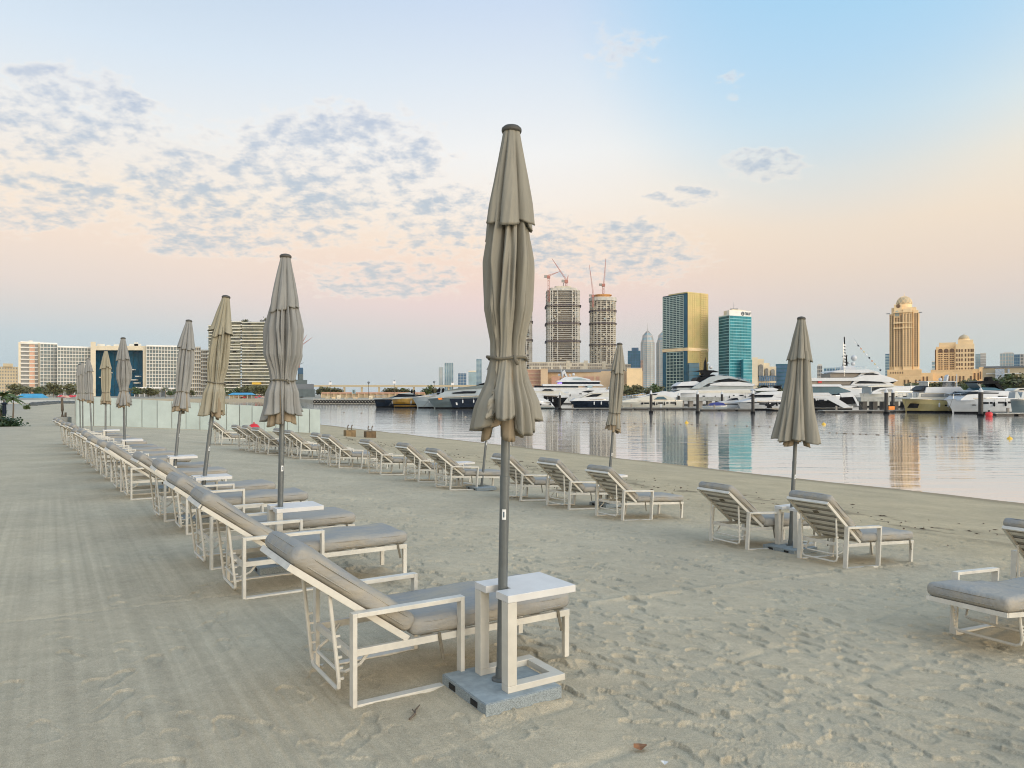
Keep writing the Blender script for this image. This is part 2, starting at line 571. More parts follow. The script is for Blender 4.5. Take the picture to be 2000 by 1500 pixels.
def build_sand():
    th_in = np.radians(np.linspace(-40, 40, 900))
    th_l = np.radians(np.linspace(-180, -41, 70))
    th_r = np.radians(np.linspace(41, 180, 70))
    th = np.concatenate([th_l, th_in, th_r])
    rs = [0.25]
    while rs[-1] < 420:
        r = rs[-1]
        rs.append(r + (max(.012, .5 * r * r / 1187.0) if r > 1.6 else .06))
        if rs[-1] - r > 12:
            rs[-1] = r + 12
    rs = np.array(rs)
    R, T = np.meshgrid(rs, th, indexing='ij')
    X, Y = R * np.sin(T), R * np.cos(T)
    S = VX * X + VY * Y - 2.07
    U = UX * X + UY * Y
    Z = -.07 * np.maximum(0, S)
    Z = np.maximum(Z, -4.0)
    near = 1 - sstep(25, 60, R)
    trod = sstep(-.35, .6, S + 1.1 * vnoise(U * .35 + 9, S * .5)) * (1 - sstep(9.5, 12.5, S))     # trampled strip
    fade = near * (R < 80)
    # broad undulation
    Z += .035 * vnoise(X * .45, Y * .45) * sstep(.5, 3, R)
    Z += (.020 * vnoise(U * 1.3 + 3, S * 2.0) + .012 * vnoise(U * 4 + 40, S * 5)) * (.3 + .7 * trod) * fade
    Z += (.0032 * vnoise(X * 9, Y * 9) + .0024 * vnoise(X * 27 + 5, Y * 27)) * (.12 + .88 * trod) * fade
    Z += .0022 * vnoise(X * 70 + 5, Y * 70) * (.35 + .65 * trod) * (1 - sstep(6, 12, R))
    # cleaner tracks on the flat path: shallow grooves along the row direction
    band = (1 - sstep(-.6, .4, S + .4 * vnoise(U * .3, S * .3)))
    gw = S + .05 * vnoise(U * .5 + 70, S * .4)
    patch = sstep(-.1, .16, vnoise(U * .25 + 21, S * .9 + 4))
    ph = gw * 2 * PI / .05 + 6 * vnoise(S * 2.2, U * .5)
    spot = np.exp(-((S + 1.15) / .38) ** 2 - ((U - 3.1) / .9) ** 2) + .7 * np.exp(-((S + .75) / .22) ** 2 - ((U - 5.3) / .8) ** 2)
    Z += (.0035 * spot + .0008 * patch) * np.sin(ph) * band * (1 - sstep(5, 9, R))
    Z += .007 * vnoise(S * 5.5 + 7, U * .12) * band * fade
    Z += .006 * vnoise(U * 1.6, S * 1.6) * band * fade
    Z += .0050 * vnoise(S * 26, U * .35) * band * (1 - sstep(8, 14, R))
    Zb = Z.copy()
    # drag lines left by the machine across the row
    for (u0, s0, du, w, dp) in ((2.55, 0.0, .10, .035, .012), (3.05, 0.0, .16, .03, .010), (4.9, 2.0, .05, .05, -.012), (6.3, -3, -.05, .03, .008)):
        d = U - (u0 + du * (S - s0)) + .05 * vnoise(S * .8, U * 0 + u0)
        Z -= dp * np.exp(-(d / w) ** 2) * sstep(s0 - 1, s0, S) * (1 - sstep(s0 + 4, s0 + 6, S))
    # footprints
    dr = np.degrees(th)

    def press(x, y, ang, ln, wd, dp):
        r0 = math.hypot(x, y)
        a0 = math.atan2(x, y)
        m_ = ln * .9
        i0, i1 = np.searchsorted(rs, [r0 - m_, r0 + m_])
        j0, j1 = np.searchsorted(th, [a0 - m_ / r0, a0 + m_ / r0])
        if i1 <= i0 or j1 <= j0:
            return
        xx, yy = X[i0:i1, j0:j1] - x, Y[i0:i1, j0:j1] - y
        ca, sa = math.cos(ang), math.sin(ang)
        a, b = (xx * ca + yy * sa) / (ln / 2), (-xx * sa + yy * ca) / (wd / 2)
        w_ = 1 + .22 * a - .30 * np.exp(-((a + .15) / .28) ** 2)
        rho = np.sqrt(a * a * a * a + (b / np.maximum(w_, .3)) ** 2)
        Zl = Z[i0:i1, j0:j1]
        hole = 1 - sstep(.95, 1.01, rho)
        rim = np.exp(-((rho - 1.20) / .15) ** 2)
        sole = np.mean(Zb[i0:i1, j0:j1]) - .07 * 0 + (Zb[i0:i1, j0:j1] - np.mean(Zb[i0:i1, j0:j1])) * .9
        w_ = np.clip((xx * .35 + yy * .93) / (wd * .9), -1, 1)
        floor_ = sole - dp * (.55 + .55 * w_)
        if ln > .22 and r0 < 7:
            floor_ = floor_ + .0011 * np.sin(a * 34)
        Zl += (floor_ - Zl) * hole * .92
        Zl += .22 * dp * rim * (1 + .5 * b)

    ru = math.atan2(UY, UX)
    k = 0
    while k < 3600:
        s_ = random.uniform(-.4, 11.5)
        rr = 2.0 + 30 * random.random() ** 1.5
        a_ = math.radians(random.uniform(-44, 44))
        x, y = rr * math.sin(a_), rr * math.cos(a_)
        s = sv(x, y)
        if s < .25 or s > 11.8:
            k += .3
            if s < -5 or random.random() > .16 or s > 11.8:
                continue
        k += 1
        ang = ru + (PI if random.random() < .7 else 0) + random.gauss(0, .38)
        press(x, y, ang, random.uniform(.24, .31), random.uniform(.09, .12), random.uniform(.008, .021) * (1 if s > .25 else .65))
    for k in range(700):           # heel scuffs and kicks
        rr = 2.0 + 18 * random.random() ** 1.4
        a_ = math.radians(random.uniform(-15, 44))
        x, y = rr * math.sin(a_), rr * math.cos(a_)
        if sv(x, y) > .2:
            press(x, y, random.uniform(0, 6.3), random.uniform(.08, .2), random.uniform(.05, .09), random.uniform(.005, .012))
    # sand heaped against the runners of the nearer loungers and round the front slab
    ca, sa = math.cos(ROW), math.sin(ROW)
    spots_ = [(1.32, 3.96), (1.29, 6.33), (1.27, 7.5), (1.36, 9.45), (7.72, 5.48), (7.54, 6.74), (7.63, 9.28), (7.62, 10.69), (6.02, 2.80)]
    for (v0, u0) in spots_:
        x0, y0 = VX * v0 + UX * u0, VY * v0 + UY * u0
        ii = np.searchsorted(rs, [max(.3, math.hypot(x0, y0) - 1.6), math.hypot(x0, y0) + 1.6])
        sl = slice(ii[0], ii[1])
        a = (X[sl] - x0) * ca + (Y[sl] - y0) * sa
        b = -(X[sl] - x0) * sa + (Y[sl] - y0) * ca
        for c_ in (-.31, .31):
            d = np.hypot(a - np.clip(a, 0, .62), b - c_)
            Z[sl] += (.001 + .014 * vnoise(a * 7 + u0, b * 7)) * np.exp(-(d / .055) ** 2)
        for c_ in (-.262, .262):
            d = np.hypot(a - 1.372, b - c_)
            Z[sl] += .016 * np.exp(-(d / .07) ** 2) - .010 * np.exp(-((d - .16) / .06) ** 2)
    xs_, ys_ = (978 - 1000) / F * 3.985, 3.985
    a = np.abs((X - xs_) * ca + (Y - ys_) * sa) - .23
    b = np.abs(-(X - xs_) * sa + (Y - ys_) * ca) - .24
    d = np.hypot(np.maximum(a, 0), np.maximum(b, 0))
    Z += (.016 + .03 * vnoise(X * 6, Y * 6)) * np.exp(-(d / .06) ** 2)
    Z += .012 * vnoise(U * 1.2, S * 3.5) * sstep(8.5, 10, S) * (1 - sstep(14, 16, S)) * fade     # dry crust by the water
    P = np.stack([X, Y, Z], -1)
    me = grid_mesh(P)
    # colour of the sand itself: grey-buff dry sand, ochre damp sand towards the water, darker wet lip
    dry = np.array([.53, .46, .33])
    buff = np.array([.515, .425, .275])
    wet = np.array([.35, .285, .185])
    n1 = vnoise(X * .22 + 2, Y * .22)
    t1 = sstep(5.0, 10.5, S + 2.2 * n1)[..., None]
    t2 = sstep(19.8, 21.0, S + .6 * vnoise(U * .3, S * .3))[..., None]
    col = dry * (1 - t1) + buff * t1
    col = col * (1 - t2) + wet * t2
    drift = sstep(.1, .3, vnoise(U * 2.2 + 3, S * 3.3) + .35 * vnoise(U * 9, S * 9))
    wr = np.exp(-((S - 11.2 - .9 * vnoise(U * .25, S * 0 + 3.3)) / 1.0) ** 2)
    col = col * (1 - (.42 * drift * wr)[..., None])                       # line of weed and grit
    tone = vnoise(X * .5 + 8, Y * .5) + .7 * vnoise(X * 1.7, Y * 1.7 + 4)
    col = col * (1 + .10 * tone[..., None] * np.array([1.1, 1.0, .8]))
    col = col * (1 + (.15 * (vnoise(S * 18, U * .25) + vnoise(S * 47, U * .4 + 9)) * band * (1 - sstep(9, 20, R)))[..., None])
    far = sstep(-2, -8, S)[..., None] * sstep(14, 30, R)[..., None]
    col = col * (1 - far) + np.array([.36, .345, .29]) * far
    rgba = np.concatenate([col, np.ones_like(col[..., :1])], -1).reshape(-1, 4).astype(np.float32)
    at = me.color_attributes.new('sandcol', 'FLOAT_COLOR', 'POINT')
    at.data.foreach_set('color', rgba.ravel())
    m = bpy.data.materials.new('sand')
    m.use_nodes = True
    nt = m.node_tree
    b = nt.nodes['Principled BSDF']
    b.inputs['Roughness'].default_value = .95
    b.inputs['Specular IOR Level'].default_value = .15
    ca = nt.nodes.new('ShaderNodeVertexColor')
    ca.layer_name = 'sandcol'
    tc = nt.nodes.new('ShaderNodeTexCoord')

    def noise(sc, det=4):
        n = nt.nodes.new('ShaderNodeTexNoise')
        n.inputs['Scale'].default_value = sc
        n.inputs['Detail'].default_value = det
        n.inputs['Roughness'].default_value = .65
        nt.links.new(tc.outputs['Object'], n.inputs['Vector'])
        return n.outputs['Fac']

    def mul(c, f, lo, hi):
        r = nt.nodes.new('ShaderNodeMapRange')
        r.inputs['From Min'].default_value = .3
        r.inputs['From Max'].default_value = .7
        r.inputs['To Min'].default_value = lo
        r.inputs['To Max'].default_value = hi
        nt.links.new(f, r.inputs['Value'])
        x = nt.nodes.new('ShaderNodeVectorMath')
        x.operation = 'SCALE'
        nt.links.new(c, x.inputs[0])
        nt.links.new(r.outputs[0], x.inputs['Scale'])
        return x.outputs[0]
    c = mul(ca.outputs['Color'], noise(.9, 3), .90, 1.08)
    c = mul(c, noise(9, 5), .90, 1.08)
    c = mul(c, noise(75, 4), .88, 1.1)
    c = mul(c, noise(260, 2), .70, 1.22)
    nt.links.new(c, b.inputs['Base Color'])
    bp = nt.nodes.new('ShaderNodeBump')
    bp.inputs['Strength'].default_value = .9
    bp.inputs['Distance'].default_value = .008
    nt.links.new(noise(160, 4), bp.inputs['Height'])
    bp2 = nt.nodes.new('ShaderNodeBump')
    bp2.inputs['Strength'].default_value = .5
    bp2.inputs['Distance'].default_value = .02
    nt.links.new(noise(22, 5), bp2.inputs['Height'])
    nt.links.new(bp.outputs[0], bp2.inputs['Normal'])
    nt.links.new(bp2.outputs[0], b.inputs['Normal'])
    o = link('sand_beach', me, m, None, True, 'structure')
    return o


build_sand()


def build_water():
    m = bpy.data.materials.new('sea_water')
    m.use_nodes = True
    nt = m.node_tree
    b = nt.nodes['Principled BSDF']
    b.inputs['Base Color'].default_value = (.86, .82, .74, 1)
    b.inputs['Metallic'].default_value = .72
    b.inputs['Roughness'].default_value = .03
    b.inputs['IOR'].default_value = 2.5
    tc = nt.nodes.new('ShaderNodeTexCoord')

    def wave(scale, rot, sx, sy, dist, prev=None, strength=1.0):
        mp = nt.nodes.new('ShaderNodeMapping')
        mp.inputs['Rotation'].default_value = (0, 0, math.radians(rot))
        mp.inputs['Scale'].default_value = (sx, sy, 1)
        nt.links.new(tc.outputs['Object'], mp.inputs['Vector'])
        n = nt.nodes.new('ShaderNodeTexNoise')
        n.inputs['Scale'].default_value = scale
        n.inputs['Detail'].default_value = 3
        n.inputs['Roughness'].default_value = .5
        n.inputs['Distortion'].default_value = .3
        nt.links.new(mp.outputs[0], n.inputs['Vector'])
        bp = nt.nodes.new('ShaderNodeBump')
        bp.inputs['Strength'].default_value = strength
        bp.inputs['Distance'].default_value = dist
        nt.links.new(n.outputs['Fac'], bp.inputs['Height'])
        if prev:
            nt.links.new(prev, bp.inputs['Normal'])
        return bp.outputs[0]
    w = wave(1.0, 8, .16, .9, .026)
    w = wave(1.0, -14, .5, 2.6, .006, w)
    nt.links.new(w, b.inputs['Normal'])
    mb = MB()
    mb.add([(-4000, -600, WATER), (5000, -600, WATER), (5000, 7000, WATER), (-4000, 7000, WATER)], [(0, 1, 2, 3)])
    mb.build('water', m, None, kind='structure')
    # far shore: a raised land slab behind the bay and the marina
    edge = [(-1500, 330), (-400, 330), (585, 330), (612, 250), (738, 250), (742, 330), (1000, 300), (1250, 270), (1600, 262), (2000, 240), (2900, 220)]
    poly = [(WX(p, d), d) for p, d in edge] + [(5000, 220), (5000, 6500), (-4000, 6500), (-4000, 330)]
    lm = mat('far_ground', (.34, .31, .24), .9, noise=(.02, .2))
    mb = MB()
    mb.prism_z(poly, -3.0, -.35)
    mb.build('far_shore', lm, None, kind='structure')


build_water()


# ------------------------------------------------------------------ beach furniture
def rounded_cushion(length, width, thick, seed, sag=.012, n=(34, 18, 8)):
    """a puffy upholstered pad: local x 0..length, y centred, z 0..thick; rounded edges, gentle rumples"""
    bm = bmesh.new()
    bmesh.ops.create_cube(bm, size=1)
    bmesh.ops.subdivide_edges(bm, edges=[e for e in bm.edges if abs((e.verts[0].co - e.verts[1].co).x) > .5], cuts=n[0], use_grid_fill=True)
    bmesh.ops.subdivide_edges(bm, edges=[e for e in bm.edges if abs((e.verts[0].co - e.verts[1].co).y) > .5], cuts=n[1], use_grid_fill=True)
    bmesh.ops.subdivide_edges(bm, edges=[e for e in bm.edges if abs((e.verts[0].co - e.verts[1].co).z) > .5], cuts=n[2], use_grid_fill=True)
    r = thick * .42
    ph = seed * 1.7
    for v in bm.verts:
        x, y, z = v.co.x * length, v.co.y * width, v.co.z * thick
        hx, hy, hz = length / 2 - r, width / 2 - r, thick / 2 - r
        q = Vector((max(-hx, min(hx, x)), max(-hy, min(hy, y)), max(-hz, min(hz, z))))
        d = Vector((x, y, z)) - q
        if d.length > 1e-6:
            lim = r
            mx = max(abs(d.x), abs(d.y), abs(d.z))
            q = q + d.normalized() * (mx if mx < lim else lim)
        x, y, z = q
        up = 1 if z > 0 else 0
        wy = 1 - (2 * y / width) ** 2
        wx = 1 - (2 * x / length) ** 4
        z += up * (.010 * wy * wx)
        z += up * sag * (math.sin(x * 9 + ph) * .35 + math.sin(x * 17 + y * 11 + ph * 2) * .22 + math.sin(y * 23 + x * 5 + ph * 3) * .16)
        y += .006 * math.sin(x * 13 + ph) * (1 if abs(y) > width * .35 else 0)
        v.co = Vector((x + length / 2, y, z + thick / 2))
    bmesh.ops.recalc_face_normals(bm, faces=bm.faces)
    me = bpy.data.meshes.new('cushion')
    bm.to_mesh(me)
    bm.free()
    return me


def make_lounger(angle, seed, cm):
    t = thing('sun_lounger', 'x', 'sun lounger', group='sun loungers in two rows on the beach')
    fm = M['frame']
    for sy in (-1, 1):
        mb = MB()
        y = sy * .31
        w, k = .052, .024
        mb.box((0, y, .245), (k, w, .49))
        mb.box((.62, y, .245), (k, w, .49))
        mb.box((.31, y, .49 - k / 2), (.62 - k, w - .001, k))
        mb.box((.31, y, k / 2), (.62 - k, w - .001, k))
        mb.build('armrest', fm, t, bevel=.0025)
    mb = MB()
    for sy in (-1, 1):
        mb.box((.69, sy * .268, .27), (1.40, .026, .038))
    mb.box((1.378, 0, .27), (.024, .51, .036))
    mb.box((.0, 0, .27), (.024, .51, .036))
    for x in (.45, .63, .81, .99, 1.17):
        mb.box((x, 0, .281), (.06, .51, .012))
    sf = mb.build('seat_frame', fm, t, bevel=.002)
    for sy in (-1, 1):
        MB().box((1.372, sy * .262, .126), (.034, .034, .252)).build('leg', fm, sf, bevel=.003)
    # backrest, hinged at x=.32
    hx, hz = .32, .292
    ca, sa = math.cos(angle), math.sin(angle)

    def B(d, y, h=0.0):
        return (hx - d * ca + h * sa, y, hz + d * sa + h * ca)
    mb = MB()
    for sy in (-1, 1):
        mb.bar(B(0, sy * .265), B(.78, sy * .265), .024, .034, up=(sa, 0, ca))
    mb.bar(B(.78, -.277), B(.78, .277), .024, .034, up=(sa, 0, ca))
    bf = mb.build('backrest_frame', fm, t, bevel=.002)
    for i in range(6):
        d = .085 + i * .12
        mb = MB()
        mb.bar(B(d, -.252, .006), B(d, .252, .006), .052, .010, up=(sa, 0, ca))
        mb.build('slat', fm, bf, bevel=.0015)
    # ratchet bracket
    px, pz = B(.52, 0)[0], B(.52, 0)[2] - .02
    bx, bz = (px + .05, .075)
    mb = MB()
    mb.tube([(px, -.235, pz), (bx, -.235, bz + .05), (bx + .002, -.225, bz + .015), (bx + .003, -.195, bz), (bx + .003, .195, bz),
             (bx + .002, .225, bz + .015), (bx, .235, bz + .05), (px, .235, pz)], .011, 8)
    for sy in (-1, 1):
        for i in range(5):
            q = (i + .6) / 9
            x, z = bx + (px - bx) * q, bz + .03 + (pz - bz) * q
            mb.box((x + .016, sy * .235, z), (.028, .012, .012))
    mb.build('ratchet_bracket', fm, t)
    mb = MB()
    pts = [(.12, -.25, .27), (.06, -.245, .20), (-.01, -.22, .165), (-.035, -.17, .158), (-.035, .17, .158), (-.01, .22, .165), (.06, .245, .20), (.12, .25, .27)]
    mb.tube(pts, .009, 6)
    mb.build('support_rod', fm, t)
    # cushions
    sc = rounded_cushion(1.07, .575, .105, seed)
    s = link('seat_cushion', sc, cm, t, True, loc=(.335, 0, .292))
    bc = rounded_cushion(.80, .575, .105, seed + 5)
    me = bc
    for v in me.vertices:
        d, y, h = .80 - v.co.x, v.co.y, v.co.z + .016
        v.co = B(d + .01, y, h)
    me.update()
    bk = link('back_cushion', me, cm, t, True)
    def seam(parent, fn):
        mb = MB()
        for h in (.030, .078):
            pts = []
            for i in range(61):
                a = 2 * PI * i / 60
                ca_, sa_ = math.cos(a), math.sin(a)
                pts.append((math.copysign(abs(ca_) ** .22, ca_), math.copysign(abs(sa_) ** .22, sa_), h))
            mb.tube([fn(p) for p in pts], .0035, 5)
        mb.build('piping', cm, parent, smooth=True)
    seam(s, lambda p: (.535 + p[0] * .5325, p[1] * .2855, p[2]))
    seam(bk, lambda p: B(.41 - p[0] * .3975, p[1] * .2855, p[2] + .016))
    for sy in (-1, 1):
        for xx, ln in ((.50, .11), (1.30, .085)):
            mb = MB()
            y = sy * .284
            mb.bar((xx, y, .30), (xx + .004, y + sy * .004, .26), .018, .004, up=(0, 1, 0))
            mb.bar((xx + .004, y + sy * .004, .26), (xx + .02, y + sy * .012, .26 - ln), .018, .004, up=(0, 1, 0))
            mb.build('strap', M['strapf'], s, loc=(-.335, 0, -.292))
    MB().bar(B(.57, -.03, -.001), B(.57, .03, -.012), .05, .006, up=(sa, 0, ca)).build('strap', M['strapf'], bk)
    return t


def put_xy(v, u):
    """row coordinates -> world"""
    return (VX * v + UX * u, VY * v + UY * u)


protos = [make_lounger(math.radians(36), 1, M['vinyl']), make_lounger(math.radians(37.5), 2, M['vinylB']), make_lounger(math.radians(34), 3, M['vinyl'])]
flat = make_lounger(math.radians(3), 4, M['vinylB'])
used = set()


def place_lounger(v, u, label, turn=0.0, proto=None, zoff=0.0):
    x, y = put_xy(v, u)
    cx, cy = x + .6 * VX, y + .6 * VY
    z = gz(cx, cy) - .008 + zoff
    i = proto if proto is not None else random.randrange(3)
    p = flat if i == 3 else protos[i]
    o = p if p not in used else dup(p, label)
    used.add(p)
    o['label'] = label
    o.location = (x, y, z)
    slope = math.atan(.07) if sv(cx, cy) > .4 else 0.0
    if sv(x, y) > 0:
        o.location.z = gz(x, y) - .008 + zoff
    o.rotation_euler = (0, slope, ROW + turn)
    return o


# parasols -----------------------------------------------------------
def canopy_mesh(seed, prof, z_hem, A, hemvar, nth=200, nz=72, twist=.5, thick_in=True, rumple=.5):
    """folded cloth round a pole: prof = [(z, r)] top to bottom, A(z) fold depth"""
    r_ = np.random.default_rng(seed)
    K = 8
    th = np.linspace(0, 2 * PI, nth, endpoint=False)
    zs = np.array([p[0] for p in prof])[::-1]
    rr = np.array([p[1] for p in prof])[::-1]
    ztop = prof[0][0]
    amp = .72 + .5 * r_.random(K)
    off = (r_.random(K) - .5) * .28
    drift = (r_.random(K) - .5) * twist
    skew = r_.random(K) * .5 + .25
    hv = (r_.random(K) - .5) * hemvar
    rows = []
    for i in range(nz):
        q = i / (nz - 1)
        z0 = ztop + (z_hem - ztop) * q
        base = np.interp(z0, zs, rr)
        a = np.interp(q, *A)
        edges = np.sort((np.arange(K) + off + drift * q * (1 + .3 * np.sin(3 * q + np.arange(K)))) * 2 * PI / K)
        k = np.searchsorted(edges, th, side='right') - 1
        e0 = np.where(k >= 0, edges[np.maximum(k, 0)], edges[-1] - 2 * PI)
        kk = np.where(k >= 0, k, K - 1)
        e1 = np.where(k + 1 < K, edges[np.minimum(k + 1, K - 1)], edges[0] + 2 * PI)
        f = (th - e0) / np.maximum(e1 - e0, 1e-3)
        sk = skew[kk]
        f2 = np.where(f < sk, .5 * f / sk, .5 + .5 * (f - sk) / (1 - sk))
        lobe = np.abs(np.sin(PI * f2)) ** .42
        sub = -.30 * np.exp(-((f - .35 - .3 * skew[(kk + 3) % K] - .12 * np.sin(3 * q + kk)) / .07) ** 2) * (.3 + amp[(kk + 2) % K] * .6) + .10 * np.sin(4 * PI * f + 5 * kk + 3.0 * q) * lobe + .05 * np.sin(8 * PI * f + 2 * kk + 9 * q)
        rad = base * (1 - a + a * lobe * amp[kk] + a * sub * rumple)
        dz = hv[kk] * q ** 6 + (hemvar * .35) * (1 - lobe) * q ** 8
        rows.append(np.stack([rad * np.cos(th), rad * np.sin(th), z0 + dz], -1))
    last = rows[-1]
    if thick_in:
        for s_, dz in ((.955, .004), (.86, .05), (.66, .12), (.4, .22)):
            rw = last.copy()
            rw[:, :2] *= s_
            rw[:, 2] += dz
            rows.append(rw)
    me = grid_mesh(np.stack(rows)[::-1], wrap=True)
    HEM[me.name] = last[::2]
    return me


HEM = {}


def hem_shade_seam(o, r=.0024):  # dark seam tube doubles as the shadow line under the hem
    pts = [tuple(p) for p in HEM[o.data.name]]
    MB().tube(pts + pts[:1], r, 4).build('hem_shade_seam', M['strapf'], o)


def make_parasol(label, base, lean, seed, fab, style='tied', slab_rz=ROW, slab=True, sink=0.0, hs=1.0, zrot=0.0):
    """base: world xyz of the slab centre; lean=(rx, ry) tilt of pole and canopy"""
    t = thing('parasol', label, 'parasol', base, 0, 'folded parasols along the beach')
    R = random.Random(seed)

    def tilt(o):
        o.rotation_euler = (lean[0], lean[1], zrot)
        return o
    if slab:
        b = MB().box((0, 0, .032 - sink), (.46, .48, .064)).build('base_slab', M['slab'], t, bevel=.004)
        b.rotation_euler = (0, 0, slab_rz)
        b2 = MB().box((0, 0, .0655 - sink), (.45, .47, .003)).build('slab_top', M['slab_top'], b, bevel=.001)
        for yy in (-.12, .12):
            h = MB()
            h.box((-.231, yy, .034 - sink), (.004, .07, .030))
            h.box((-.2335, yy, .040 - sink), (.004, .034, .012))
            h.build('handle_slot', M['dark'], b)
    mb = MB()
    mb.lathe([(.0255, .03), (.0255, 1.12), (.0265, 1.121), (.0265, 1.16), (.024, 1.161), (.023, 2.99)], 20)
    tilt(mb.build('pole', M['pole'], t, smooth=False))
    mb = MB()
    mb.lathe([(.05, .064), (.05, .075), (.03, .08), (.03, .13)], 18)
    tilt(mb.build('pole_socket', M['pole'], t))
    st = MB()
    st.add([(.0262 * math.cos(a), .0262 * math.sin(a), z) for z in (.93, .985) for a in [math.radians(-95 + 12 * i) for i in range(5)]],
           [(i, i + 1, i + 6, i + 5) for i in range(4)])
    sk = tilt(st.build('label_sticker', M['sticker'], t))
    st = MB()
    st.add([(.0264 * math.cos(a), .0264 * math.sin(a), z) for z in (.942, .972) for a in [math.radians(-82 + 8 * i) for i in range(3)]],
           [(i, i + 1, i + 4, i + 3) for i in range(2)])
    st.build('sticker_print', M['text'], sk)
    ts = .9 + .2 * R.random()
    vent = canopy_mesh(seed + 50, [(3.005, .046), (2.95, .056), (2.75, .098), (2.6, .126), (2.47, .150 * ts)], 2.475,
                       ((0, .3, 1), (.16, .42, .44)), .10, nth=168, nz=36, twist=.15, rumple=.45)
    hem_shade_seam(tilt(link('top_canopy', vent, fab, t, True)), .0028)
    if style == 'tied':
        tz = 1.78 + R.uniform(-.05, .06)
        rt = .100 * R.uniform(.96, 1.1)
        fl = 1.30 if seed == 3 else 1.0
        bulge = R.uniform(.145, .165)
        prof = [(2.58, .105), (2.45, .132), (2.3, bulge), (2.05, bulge * .98), (tz + .1, rt * 1.1), (tz + .015, rt), (tz - .03, rt * 1.04),
                (tz - .12, rt * 1.32), (1.55, .150 * fl), (1.44, .172 * fl), (1.36, .184 * fl)]
        A = ((0, .25, .62, .69, .72, .78, 1), (.70, .74, .62, .34, .34, .50, .62))
        can = canopy_mesh(seed, prof, 1.43, A, .16, twist=1.5, rumple=1.15)
    elif style == 'slim':
        tz = 1.72
        rt = .105
        prof = [(2.58, .10), (2.45, .125), (2.2, .14), (1.9, .125), (tz, rt), (1.6, .125), (1.44, .15)]
        A = ((0, .5, .8, 1), (.58, .6, .4, .52))
        can = canopy_mesh(seed, prof, 1.45, A, .10, twist=.4, rumple=.7)
    else:
        tz = None
        prof = [(2.58, .12), (2.45, .138), (2.2, .165), (1.9, .215), (1.6, .275), (1.4, .32)]
        A = ((0, .3, 1), (.52, .56, .58))
        can = canopy_mesh(seed, prof, 1.42, A, .08, twist=.15, rumple=.6)
    hem_shade_seam(tilt(link('lower_canopy', can, fab, t, True)))
    lo = canopy_mesh(seed + 9, [(1.75, .09), (1.55, .115), (1.37, .14 if style != 'open' else .2)], 1.385, ((0, 1), (.35, .5)), .09, nth=96, nz=18, twist=.4)
    tilt(link('canopy_lining', lo, M['lining'], t, True))
    mb = MB()
    mb.lathe([(.052, 2.995), (.054, 3.005), (.053, 3.016), (.040, 3.028), (.012, 3.036)], 18)
    tilt(mb.build('cap', M['cap'], t, smooth=True))
    if tz:
        mb = MB()
        n = 40
        pts = []
        for i in range(n + 1):
            a = 2 * PI * i / n
            r = rt * (1.0 + .05 * math.sin(8 * a + seed)) * 1.0 + .004
            pts.append((r * math.cos(a), r * math.sin(a), tz + .006 * math.sin(3 * a + seed)))
        mb.tube(pts, .0085, 6)
        a0 = math.radians(-60 + R.uniform(-40, 40))
        c, s_ = math.cos(a0), math.sin(a0)
        r0 = rt + .012
        mb.tube([(r0 * c, r0 * s_, tz + .012), ((r0 + .008) * c, (r0 + .008) * s_, tz - .01), ((r0 + .012) * c + .015, (r0 + .012) * s_, tz - .035)], .009, 6)
        tilt(mb.build('tie_strap', M['strapf'], t, smooth=True))
    return t


def make_table():
    t = thing('side_table', 'x', 'side table', group='white side tables at the parasols')
    fm = M['table']
    # top plate with a notch for the pole, x 0..0.43, y +-.175, height .5
    poly = [(0, -.175), (.43, -.175), (.43, .175), (0, .175), (0, .052), (.095, .052), (.095, -.052), (0, -.052)]
    MB().prism_z(poly, .462, .5).build('table_top', M['tabletop'], t, bevel=.0025)
    for sy in (-1, 1):
        MB().box((.0275, sy * .142, .2475), (.055, .064, .427)).build('leg', fm, t, bevel=.003)
    mb = MB()
    for sy in (-1, 1):
        mb.box((.18, sy * .142, .017), (.36, .064, .034))
    mb.box((.332, 0, .017), (.056, .218, .033))
    mb.build('base_ring', fm, t, bevel=.003)
    return t


table0 = make_table()
ORD = ['nearest', 'second', 'third', 'fourth', 'fifth', 'sixth', 'seventh', 'eighth', 'ninth']
parasols = []
# landward row: (base px, depth, top px, fabric, style)
LW = [(978, 3.985, 1000, 'fabA', 'tied', 3), (545, 6.85, 557, 'fabB', 'tied', 14), (389, 9.35, 442, 'fabC', 'tied', 23), (337, 12.4, 378, 'fabB', 'slim', 34),
      (244, 17.0, 237, 'fabB', 'tied', 41), (206, 21.6, 217, 'fabC', 'slim', 52), (180, 26.0, 203, 'fabB', 'slim', 63), (162, 30.0, 164, 'fabB', 'slim', 71),
      (157, 32.0, 159, 'fabB', 'slim', 85)]
LLAB = ['nearest tall closed taupe parasol tied at its waist, beside the front lounger',
        'second closed parasol of the landward row, grey canvas crossing over its strap',
        'third parasol of the landward row, leaning, beige canvas with wide bottom flare',
        'fourth parasol of the landward row, leaning grey canopy tied low',
        'fifth parasol of the landward row, upright pale grey before the blue glass hotel gate',
        'slim beige parasol of the landward row, between two grey ones near the row end',
        'leaning grey parasol of the landward row, left of the slim beige one',
        'far left parasol with small brown canopy at the hoarding corner',
        'farthest parasol pole almost hidden behind the far left canopy']


def lean_of(pb, pt, D, H=3.03):
    dx = (pt - pb) / F * D
    return (0.0, math.atan2(dx, H - .1))


